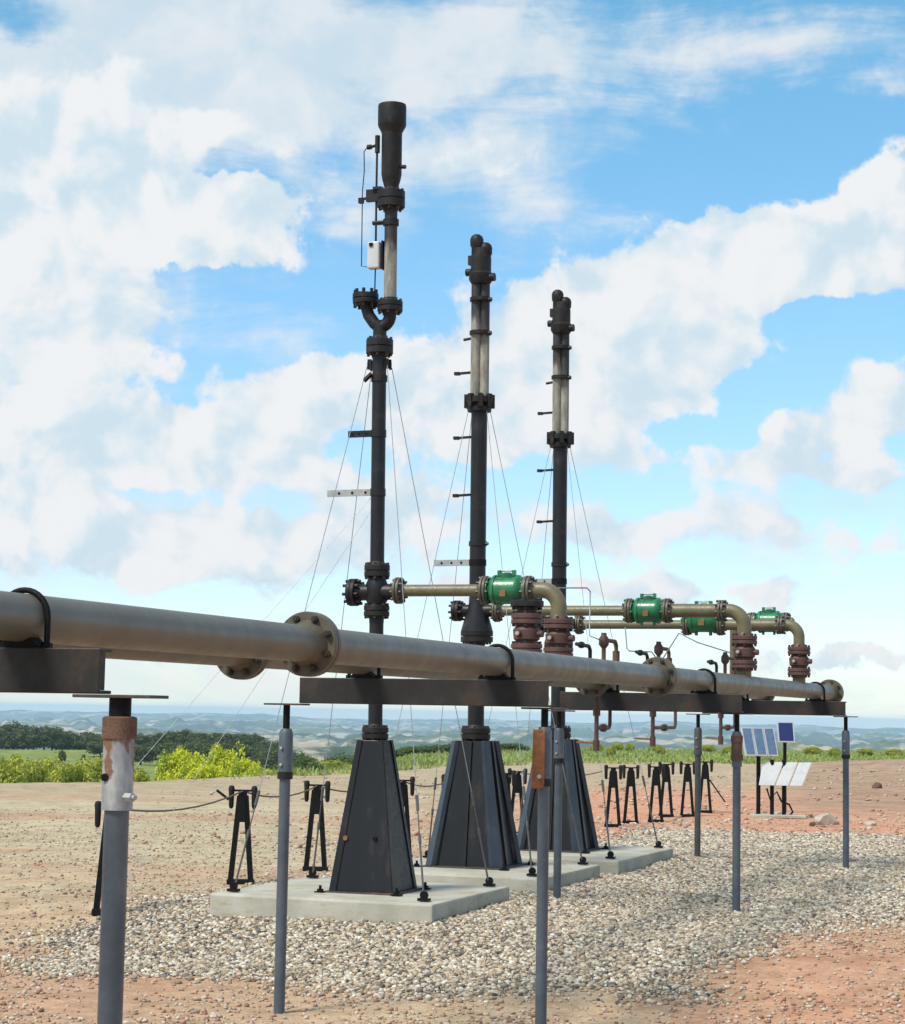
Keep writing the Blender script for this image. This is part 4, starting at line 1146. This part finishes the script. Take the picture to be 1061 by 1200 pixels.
solar(920, SD + 2.0, 962, 'small navy solar panel standing behind and above the lighter blue one', 1, 0.30, 0.36, 1.58, 'solar_navy', TH + 0.15, -0.25, 0.03)
t = None
b = at(912, 963, SD - 0.15); b.z = g_h(b.x, b.y)
t = thing('panel_box', b, 'row of three pale tilted panels on black legs beside the solar panels', 'panel')
for px in (905, 919):
    q = at(px, 963, SD - 0.1); mb = MB(); mb.cyl((q.x, q.y, b.z), (q.x, q.y, 1.15), 0.032, n=14); mb.cyl((q.x, q.y, b.z), (q.x, q.y, b.z + 0.03), 0.07, n=14); mb.build('leg', 'black_matte', t)
M = Matrix.Rotation(TH - 0.25, 3, 'Z') @ Matrix.Rotation(0.30, 3, 'X')
hc = at(921, 907, SD - 0.2)
fx = Vector((R0.x, R0.y, 0))
for i, (cx, wd) in enumerate(((-0.225, 0.24), (0.02, 0.20), (0.245, 0.20))):
    mb = MB(); c = hc + fx * cx; sk = 0.17; hh = 0.185; zz = Vector((0, 0, 1)); tl = Vector((H.x, H.y, 0)) * 0.10
    mb.prism([c - fx * (wd / 2 + sk * 0.55) - zz * hh - tl, c + fx * (wd / 2 - sk * 0.55) - zz * hh - tl, c + fx * (wd / 2 + sk * 0.55) + zz * hh + tl, c - fx * (wd / 2 - sk * (0.55 if i else 0.0)) + zz * hh + tl], Vector((H.x, H.y, 0)) * 0.05)
    mb.build('panel', 'box_white', t, smooth=False, bevel=0.006)
mb = MB(); q = at(899, 935, SD); mb.path([q + Vector((0, 0, .15)), q + fx * .05 + Vector((0, 0, -.02)), q + fx * .16 + Vector((0, 0, .1)), q + fx * .24 + Vector((0, 0, -.06)), q + fx * .36 + Vector((0, 0, -.1)), q + fx * .42 + Vector((0, 0, -.22)), q + fx * .3 + Vector((0, 0, -.35))], 0.016, 8); mb.build('cable', 'black_matte', t)
mb = MB(); mb.box((b.x, b.y, b.z + 0.02), (0.85, 0.40, 0.05), zrot(TH)); o = mb.build('base_slab', 'concrete', smooth=False, bevel=0.01); tag(o, 'small flat concrete slab under the solar panel posts', 'slab')

# ------------------------------------------------------------------ rocks
def rock(px, py, dist, size, mat, label, seed):
    b = at(px, py, dist); b.z = g_h(b.x, b.y)
    bm = bmesh.new(); bmesh.ops.create_icosphere(bm, subdivisions=3, radius=1)
    rs = np.random.default_rng(seed)
    pl = [Vector(rs.normal(0, 1, 3)).normalized() for _ in range(14)]
    dd = rs.uniform(0.55, 0.9, 14)
    for v in bm.verts:
        p = v.co.copy()
        for q, e in zip(pl, dd):
            k = p.dot(q)
            if k > e: p -= q * (k - e)
        v.co = (p.x * size[0], p.y * size[1], p.z * size[2] + size[2] * 0.35)
    me = bpy.data.meshes.new('rock'); bm.to_mesh(me); bm.free(); me.materials.append(MATS[mat])
    o = bpy.data.objects.new('rock', me); o.location = b; o.rotation_euler.z = TH; COL.objects.link(o); tag(o, label, 'rock')
rock(968, 978, 31.0, (0.22, 0.2, 0.15), 'rock_pale', 'pale tan boulder on the red dirt left of the last post', 4)
rock(1020, 977, 31.2, (0.10, 0.09, 0.06), 'rock_pale', 'small pale rock on the red dirt right of the last post', 9)
rock(953, 977, 30.6, (0.06, 0.05, 0.05), 'rust', 'dark little rock touching the left of the pale boulder', 12)
rock(1028, 928, 46, (0.14, 0.12, 0.10), 'rust', 'dark brown rock on the dirt mound at the right edge', 15)

# ------------------------------------------------------------------ trees and bushes
def leaf_mesh(name, n_clump, n_leaf, rad, leaf, seed, mat, base=0.0, flat=1.0):
    """crown: leaf-sized quads gathered in clumps through an uneven volume"""
    rs = np.random.default_rng(seed)
    rx, ry, rz = rad
    cl = []
    while len(cl) < n_clump:
        p = rs.uniform(-1, 1, 3)
        if np.linalg.norm(p) < 1: 
            p = p / (np.linalg.norm(p) + 1e-6) * np.linalg.norm(p) ** 0.6
            cl.append(p)
    cl = np.array(cl) * np.array([rx, ry, rz]) * rs.uniform(0.75, 1.08, (n_clump, 1))
    cr = rs.uniform(0.20, 0.40, n_clump) * min(rx, rz)
    P_ = np.repeat(cl, n_leaf, 0); C_ = np.repeat(cr, n_leaf)
    d_ = rs.normal(0, 1, (len(P_), 3)); d_ /= np.linalg.norm(d_, axis=1, keepdims=True)
    P_ = P_ + d_ * (C_ * rs.uniform(0.5, 1.1, len(P_)))[:, None]
    P_[:, 2] += base
    nrm = d_ + rs.normal(0, 0.5, d_.shape) + np.array([0, 0, 0.3]); nrm /= np.linalg.norm(nrm, axis=1, keepdims=True)
    a = np.cross(nrm, rs.normal(0, 1, nrm.shape)); a /= np.linalg.norm(a, axis=1, keepdims=True)
    b_ = np.cross(nrm, a)
    s_ = leaf * rs.uniform(0.6, 1.3, len(P_))[:, None]
    V = np.stack([P_ - a * s_, P_ - b_ * s_ * 0.55, P_ + a * s_, P_ + b_ * s_ * 0.55], 1).reshape(-1, 3)
    V[:, 2] = np.maximum(V[:, 2], 0.02)
    n = len(P_)
    me = bpy.data.meshes.new(name)
    me.vertices.add(len(V)); me.vertices.foreach_set('co', V.astype(np.float32).ravel())
    me.loops.add(n * 4); me.loops.foreach_set('vertex_index', np.arange(n * 4, dtype=np.int32))
    me.polygons.add(n); me.polygons.foreach_set('loop_start', (np.arange(n) * 4).astype(np.int32))
    me.update(calc_edges=True)
    me.materials.append(MATS[mat])
    return me

def stem_mesh(name, hgt, r, spread, k, seed):
    rs = random.Random(seed)
    mb = MB()
    mb.path([(0, 0, -0.5), (0.02 * hgt, 0, hgt * 0.35), (0, 0.03 * hgt, hgt * 0.75)], r, 8)
    for i in range(k):
        w = 2 * PI * i / k + rs.uniform(-.4, .4); z0 = hgt * rs.uniform(0.1, 0.45)
        mb.path([(0, 0, z0), (math.cos(w) * spread * .4, math.sin(w) * spread * .4, z0 + hgt * .22), (math.cos(w) * spread * .8, math.sin(w) * spread * .8, z0 + hgt * .42)], r * 0.45, 6)
    me = bpy.data.meshes.new(name)
    me.from_pydata(mb.v, [], mb.f); me.materials.append(MATS['bark'])
    return me

tree_mesh = [(leaf_mesh('crown', 60, 46, (2.7, 2.7, 2.3), 0.24, 50 + i, 'leaf_dark', 3.3), stem_mesh('trunk', 5.0, 0.16, 1.6, 6, 60 + i)) for i in range(3)]
bush_mesh = {}
for nm, mt in (('leaf_olive', 'leaf_olive'), ('leaf_yellow', 'leaf_yellow'), ('leaf_mid', 'leaf_mid'), ('leaf_dark', 'leaf_dark')):
    bush_mesh[nm] = [(leaf_mesh('foliage', 150, 80, (1.22, 1.22, 0.92), 0.065, 80 + i + len(nm), mt, 0.8), stem_mesh('stem', 1.7, 0.05, 0.9, 6, 90 + i)) for i in range(2)]

def plant(name, parts, meshes, loc, scale, label, cat, group=None, rz=0.0):
    t = thing(name, loc, label, cat, group, rz)
    t.scale = scale
    for pn, me in zip(parts, meshes):
        o = bpy.data.objects.new(pn, me); COL.objects.link(o); o.parent = t
    return t

rs = random.Random(3)
# wooded strip beyond the green field, left
tops_px = [(-30, 849), (5, 849), (32, 850), (62, 853), (95, 858), (125, 862), (160, 866), (175, 864), (200, 857), (225, 858), (250, 858), (268, 860), (282, 870), (310, 878), (335, 882), (368, 886)]
for i in range(46):
    px = -28 + i * 8.6 + rs.uniform(-4, 4)
    ty = float(np.interp(px, [a for a, _ in tops_px], [b_ for _, b_ in tops_px])) + rs.uniform(-2, 3)
    dist = rs.uniform(318, 352)
    g = at(px, ty, dist); gz = g_h(g.x, g.y)
    hgt = max(2.4, g.z - gz)
    s = hgt / 5.7
    if px < 270:
        plant('tree', ('crown', 'trunk'), tree_mesh[i % 3], (g.x, g.y, gz), (max(s, .9) * 1.1, max(s, .9) * 1.1, s), 'dark green tree in the wooded strip beyond the green field at left', 'tree', 'dark trees beyond the field', rs.uniform(0, 6))
    else:
        plant('tree', ('crown', 'trunk'), tree_mesh[i % 3], (g.x, g.y, gz), (max(s, .7), max(s, .7), s), 'low dark tree at the thinning right end of the wooded strip', 'tree', 'low trees at the end of the strip', rs.uniform(0, 6))

for i in range(15):
    px = 122 + i * 15 + rs.uniform(-4, 4)
    ty = float(np.interp(px, [120, 180, 260, 335], [872, 872, 868, 884])) + rs.uniform(-2, 3)
    dist = rs.uniform(255, 285)
    g = at(px, ty, dist); gz = g_h(g.x, g.y)
    s = max(2.2, g.z - gz) / 5.7
    plant('tree', ('crown', 'trunk'), tree_mesh[i % 3], (g.x, g.y, gz), (max(s, .8), max(s, .8), s), 'dark green tree at the near edge of the wooded strip, behind the yellow bushes', 'tree', 'trees behind the yellow bushes', rs.uniform(0, 6))

def bush(px, top, dist, width_px, kind, label, group=None, i=0):
    g = at(px, top, dist); gz = g_h(g.x, g.y)
    hgt = max(0.5, g.z - gz); w = width_px * dist / F
    plant('bush', ('foliage', 'stem'), bush_mesh[kind][i % 2], (g.x, g.y, gz - 0.05), (w / 2.7, w / 2.7, hgt / 1.75), label, 'bush', group, rs.uniform(0, 6))
bush(216, 876, 76, 66, 'leaf_yellow', 'large rounded yellow green bush behind the dirt edge, taller left one')
bush(262, 874, 80, 62, 'leaf_yellow', 'large yellow green bush just right of the tallest yellow one', i=1)
bush(291, 888, 74, 44, 'leaf_yellow', 'yellow green bush tapering off left of the slim grey post', i=0)
bush(316, 900, 70, 34, 'leaf_yellow', 'low yellow bush touching the slim grey post')
bush(240, 893, 68, 62, 'leaf_yellow', 'low bright yellow bush at the foot of the two large ones', i=1)
for i, (px, top, w) in enumerate(((-6, 889, 84), (24, 885, 80), (54, 891, 72), (80, 894, 64), (106, 890, 70), (132, 893, 62), (156, 898, 56))):
    bush(px, top, 68 + (i % 3) * 4, w, 'leaf_olive', 'olive green bush in the low row along the dirt edge at far left', 'olive bushes along the dirt edge', i)
bush(73, 879, 268, 10, 'leaf_dark', 'single dark round bush alone in the green field at left')
bush(98, 884, 262, 6, 'leaf_dark', 'tiny dark shrub in the green field right of the lone round bush')
spots = [(352, 886, 84, 40), (384, 890, 90, 44), (402, 884, 110, 36), (470, 880, 120, 44), (497, 884, 112, 40), (520, 888, 104, 34), (545, 884, 120, 34), (598, 886, 120, 30), (700, 885, 112, 20), (724, 882, 120, 16), (738, 884, 116, 14), (765, 884, 118, 14), (774, 889, 96, 14), (830, 884, 118, 20), (855, 886, 110, 20), (716, 892, 86, 14), (952, 884, 125, 26), (1015, 887, 120, 22), (1048, 888, 118, 26), (905, 887, 118, 20), (978, 889, 110, 18)]
for i, (px, top, dist, w) in enumerate(spots):
    if px < 420: lb, gp, kd = 'green shrub beyond the dirt, between the slim grey post and the tallest stack', 'shrubs left of the tallest stack', ('leaf_olive' if i == 1 else 'leaf_mid')
    elif px < 620: lb, gp, kd = 'green shrub beyond the dirt, between the pedestals of the stacks', 'shrubs between the stacks', 'leaf_mid'
    elif px < 870: lb, gp, kd = 'small light green shrub in the grass behind the row of A frame stands', 'shrubs behind the stands', 'leaf_olive'
    else: lb, gp, kd = 'small light green shrub in the grass strip right of the solar panels', 'shrubs right of the solar panels', 'leaf_olive'
    bush(px, top + (3 if px > 620 else 0), dist, w * (1.6 if px < 620 else 0.9), kd, lb, gp, i)

def grass():
    rg = np.random.default_rng(5)
    N = 42000
    col = rg.uniform(-80, 1140, N); e = edge_r(col)
    d_ = e * (0.95 + 1.1 * rg.uniform(0, 1, N) ** 1.6)
    a = (col - 530) / F
    X = d_ * np.sin(a); Z = d_ * np.cos(a)
    x = R0.x * X + H.x * Z; y = R0.y * X + H.y * Z
    keep = (fbm(x * 0.3, y * 0.3, 3, 15) > rg.uniform(0.2, 0.7, N)) & (col > 330 + rg.normal(0, 40, N))
    x, y = x[keep], y[keep]; z = terrain(x, y)[0]; n = len(x)
    h_ = rg.uniform(0.05, 0.14, n) * rg.choice([1, 1, 1.5], n); w = rg.uniform(0.02, 0.05, n); t_ = rg.uniform(0, PI, n); lx = rg.normal(0, .08, n); ly = rg.normal(0, .08, n)
    V = np.stack([np.stack([x - np.cos(t_) * w, y - np.sin(t_) * w, z - .02], 1), np.stack([x + np.cos(t_) * w, y + np.sin(t_) * w, z - .02], 1), np.stack([x + lx + np.cos(t_) * w * .3, y + ly + np.sin(t_) * w * .3, z + h_], 1), np.stack([x + lx - np.cos(t_) * w * .3, y + ly - np.sin(t_) * w * .3, z + h_], 1)], 1).reshape(-1, 3)
    me = bpy.data.meshes.new('grass')
    me.vertices.add(len(V)); me.vertices.foreach_set('co', V.astype(np.float32).ravel())
    me.loops.add(n * 4); me.loops.foreach_set('vertex_index', np.arange(n * 4, dtype=np.int32))
    me.polygons.add(n); me.polygons.foreach_set('loop_start', (np.arange(n) * 4).astype(np.int32)); me.update(calc_edges=True)
    me.materials.append(MATS['grass_blade'])
    o = bpy.data.objects.new('grass', me); COL.objects.link(o); tag(o, 'strip of bright green grass beyond the edge of the dirt', 'grass', None, 'stuff')
grass()

# ------------------------------------------------------------------ air
def haze():
    mb = MB(); mb.box((H.x * 0, 0, -34), (16600, 16600, 86))
    m = bpy.data.materials.new('haze_air'); m.use_nodes = True; t = m.node_tree; t.nodes.clear(); MATS['haze_air'] = m
    k = NT(t); out = k.n('ShaderNodeOutputMaterial'); v = k.n('ShaderNodeVolumePrincipled')
    v.inputs['Color'].default_value = (0.54, 0.77, 1.0, 1); v.inputs['Density'].default_value = HAZE; v.inputs['Anisotropy'].default_value = 0.0
    t.links.new(v.outputs[0], out.inputs['Volume'])
    o = mb.build('haze', 'haze_air', smooth=False); o['kind'] = 'stuff'
HAZE = 1.7e-4
haze()

# ------------------------------------------------------------------ sun and sky
SUN_EL = math.radians(52)
sx = R0 * -0.62 + H * -0.55
sdir = (sx.normalized() * math.cos(SUN_EL) + Vector((0, 0, math.sin(SUN_EL)))).normalized()
sl = bpy.data.lights.new('sun', 'SUN'); sl.energy = 3.0; sl.angle = math.radians(15); sl.color = (1, 0.93, 0.82)
so = bpy.data.objects.new('sun', sl); COL.objects.link(so)
so.rotation_euler = (-sdir).to_track_quat('-Z', 'Y').to_euler()

W = bpy.data.worlds.new('World'); S.world = W; W.use_nodes = True
wt = W.node_tree; wt.nodes.clear(); k = NT(wt)
wo = k.n('ShaderNodeOutputWorld'); bg = k.n('ShaderNodeBackground'); wt.links.new(bg.outputs[0], wo.inputs[0])
dirv = k.vm('NORMALIZE', k.n('ShaderNodeTexCoord').outputs['Generated'])
sp = k.n('ShaderNodeSeparateXYZ'); k.put(sp.inputs[0], dirv)
cmb = k.n('ShaderNodeCombineXYZ'); k.put(cmb.inputs[0], sp.outputs[0]); k.put(cmb.inputs[1], sp.outputs[1]); k.put(cmb.inputs[2], k.math('MAXIMUM', sp.outputs[2], 0.012))
sky = k.n('ShaderNodeTexSky', sky_type='NISHITA', sun_disc=False, sun_elevation=SUN_EL, sun_rotation=math.atan2(sdir.x, sdir.y), air_density=1.0, dust_density=0.3, ozone_density=2.5)
k.put(sky.inputs[0], cmb.outputs[0])
# azimuth / elevation in units of 100 sight-line steps
xa = k.vm('DOT_PRODUCT', dirv, tuple(R0)); xh = k.vm('DOT_PRODUCT', dirv, tuple(H))
az = k.math('MULTIPLY', k.math('ARCTAN2', xa, xh), 24.0); el = k.math('MULTIPLY', k.math('ARCSINE', sp.outputs[2]), 24.0)
pc = k.n('ShaderNodeCombineXYZ'); k.put(pc.inputs[0], az); k.put(pc.inputs[1], el)
pc = pc.outputs[0]
def ae(px, py):
    v = ray(px, py).normalized()
    return math.atan2(v.dot(R0), v.dot(H)) * 24, math.asin(v.z) * 24
wn = k.n('ShaderNodeTexNoise'); wn.inputs['Scale'].default_value = 0.9; wn.inputs['Detail'].default_value = 5; wn.inputs['Roughness'].default_value = 0.6
k.put(wn.inputs['Vector'], pc)
warp = k.vm('SCALE', k.vm('SUBTRACT', wn.outputs['Color'], (0.5, 0.5, 0.5)), 0.9)
pw = k.vm('ADD', pc, warp)
def blobs(items, vec):
    acc = 0.0
    for px, py, rx, ry, w in items:
        a, e = ae(px, py)
        d_ = k.vm('MULTIPLY', k.vm('SUBTRACT', vec, (a, e, 0)), (100.0 / rx, 100.0 / ry, 0))
        q = k.math('EXPONENT', k.math('MULTIPLY', k.vm('DOT_PRODUCT', d_, d_), -1.0))
        acc = k.math('MULTIPLY_ADD', q, w, acc)
    return acc
CUM = [  (110, 45, 60, 18, -.35), (255, 118, 60, 16, -.6), (275, 195, 70, 18, -.6), (130, 455, 60, 30, -.5), (30, 440, 50, 22, -.4), (330, 590, 60, 16, -.6), (420, 520, 40, 25, -.5), (620, 560, 70, 22, -.5), (170, 575, 90, 14, -.6), # solid cumulus: px, py, radius x, radius y, weight
    (90, 250, 230, 120, 1.0), (260, 270, 110, 70, .7), (60, 380, 150, 90, .9), (120, 520, 130, 110, .75), (320, 500, 130, 80, .9), (400, 440, 70, 40, .7), (20, 560, 120, 90, .6),
    (150, 120, 200, 70, .45), (620, 760, 500, 60, .35), (230, 325, 75, 28, -1.1), (270, 395, 90, 35, -.8), (215, 470, 50, 25, -.4),
    (650, 420, 150, 95, 1.0), (800, 330, 120, 70, .9), (780, 450, 140, 80, .9), (960, 310, 130, 60, .9), (1060, 240, 70, 80, .9), (880, 265, 70, 22, .55), (560, 490, 90, 60, .8),
    (985, 378, 80, 26, -1.3), (905, 455, 70, 30, -1.1), (820, 505, 60, 22, -.9),
    (1020, 470, 110, 55, .95), (900, 530, 130, 30, .5), (720, 620, 170, 40, .62), (1000, 620, 160, 40, .55), (900, 700, 200, 26, .5), (150, 640, 220, 45, .6), (380, 660, 160, 40, .5), (60, 760, 200, 30, .45), (1000, 775, 90, 14, .6), (960, 560, 130, 20, .45), (640, 690, 150, 18, .5), (330, 600, 160, 22, .4), (545, 192, 100, 24, .8), (660, 325, 70, 16, .5), (450, 590, 160, 50, .45)]
THIN = [(180, 60, 330, 100, 1.3), (500, 60, 200, 90, .55), (330, 150, 150, 60, .6), (900, 45, 260, 38, .6), (700, 80, 130, 35, .42), (1050, 105, 60, 10, .5), (640, 250, 110, 30, .5), (690, 320, 120, 20, .5), (540, 190, 110, 34, .55), (420, 265, 60, 30, .3), (20, 15, 70, 22, -.7),
        (530, 650, 900, 130, .34), (530, 800, 1200, 40, .40), (40, 480, 200, 200, .5), (180, 380, 60, 60, .3), (350, 385, 90, 30, .3)]
cum = blobs(CUM, pw)
thin = blobs(THIN, pw)
def fb(vec, sc, det, ro, dist=0.0): return k.noise(vec, sc, det, ro, dist)
nA = fb(pc, 0.95, 9, 0.60, 0.25)
nA2 = fb(pc, 0.95, 5, 0.52, 0.25)
nB = fb(k.vm('ADD', pc, (-0.22, 0.26, 0)), 0.95, 5, 0.52, 0.25)
nS = fb(k.vm('MULTIPLY', pc, (0.45, 1.5, 1)), 0.8, 8, 0.62, 0.4)
# cloud cover away from the photographed part of the sky
gen = k.ramp(k.vm('LENGTH', k.vm('MULTIPLY', k.vm('SUBTRACT', pc, (0, 4.5, 0)), (1 / 8.0, 1 / 6.5, 0))), 0.9, 1.4)
cumv = k.math('MULTIPLY_ADD', cum, 1.45, k.math('MULTIPLY_ADD', gen, 0.6, -0.22))
ca = k.ramp(k.math('ADD', cumv, k.math('MULTIPLY_ADD', nA, 2.7, -1.35)), 0.36, 0.72)
ta = k.math('MULTIPLY', k.ramp(k.math('ADD', k.math('ADD', thin, k.math('MULTIPLY', gen, 0.4)), k.math('MULTIPLY_ADD', k.math('MULTIPLY_ADD', nS, 0.7, k.math('MULTIPLY', nA, 0.3)), 3.6, -1.8)), 0.05, 1.0), 0.86)
rel = k.math('MULTIPLY_ADD', k.math('SUBTRACT', nA2, nB), 3.0, 0.50)
dens = k.ramp(k.math('ADD', cumv, k.math('MULTIPLY_ADD', nA, 2.0, -1.0)), 0.4, 1.5)
shade = k.ramp(k.math('ADD', rel, k.math('MULTIPLY', dens, 0.12)), 0.15, 0.85, 0.0, 1.0)
ccol = k.mix(shade, (0.68, 0.84, 0.945), (0.955, 0.98, 1.0))
skyc = k.vm('MULTIPLY', k.vm('SCALE', sky.outputs[0], 0.12), k.mix(k.ramp(el, 0.5, 10.0), (0.80, 0.875, 0.99), (0.62, 1.05, 1.00)))
tcol = k.mix(k.ramp(nA, 0.35, 0.65), (0.74, 0.875, 0.96), (0.97, 0.99, 1.0))
CL = 0.585
c1 = k.mix(ta, skyc, k.vm('SCALE', tcol, CL))
c2 = k.mix(ca, c1, k.vm('SCALE', ccol, CL * 1.03))
k.put(bg.inputs[0], c2); bg.inputs[1].default_value = 1.0

S.view_settings.view_transform = 'Standard'
S.view_settings.look = 'None'
S.view_settings.gamma = 1.0
S.view_settings.exposure = 0.6
S.cycles.max_bounces = 6
S.cycles.diffuse_bounces = 3
S.cycles.glossy_bounces = 3
S.cycles.transmission_bounces = 3
S.cycles.volume_bounces = 1
S.cycles.use_denoising = True
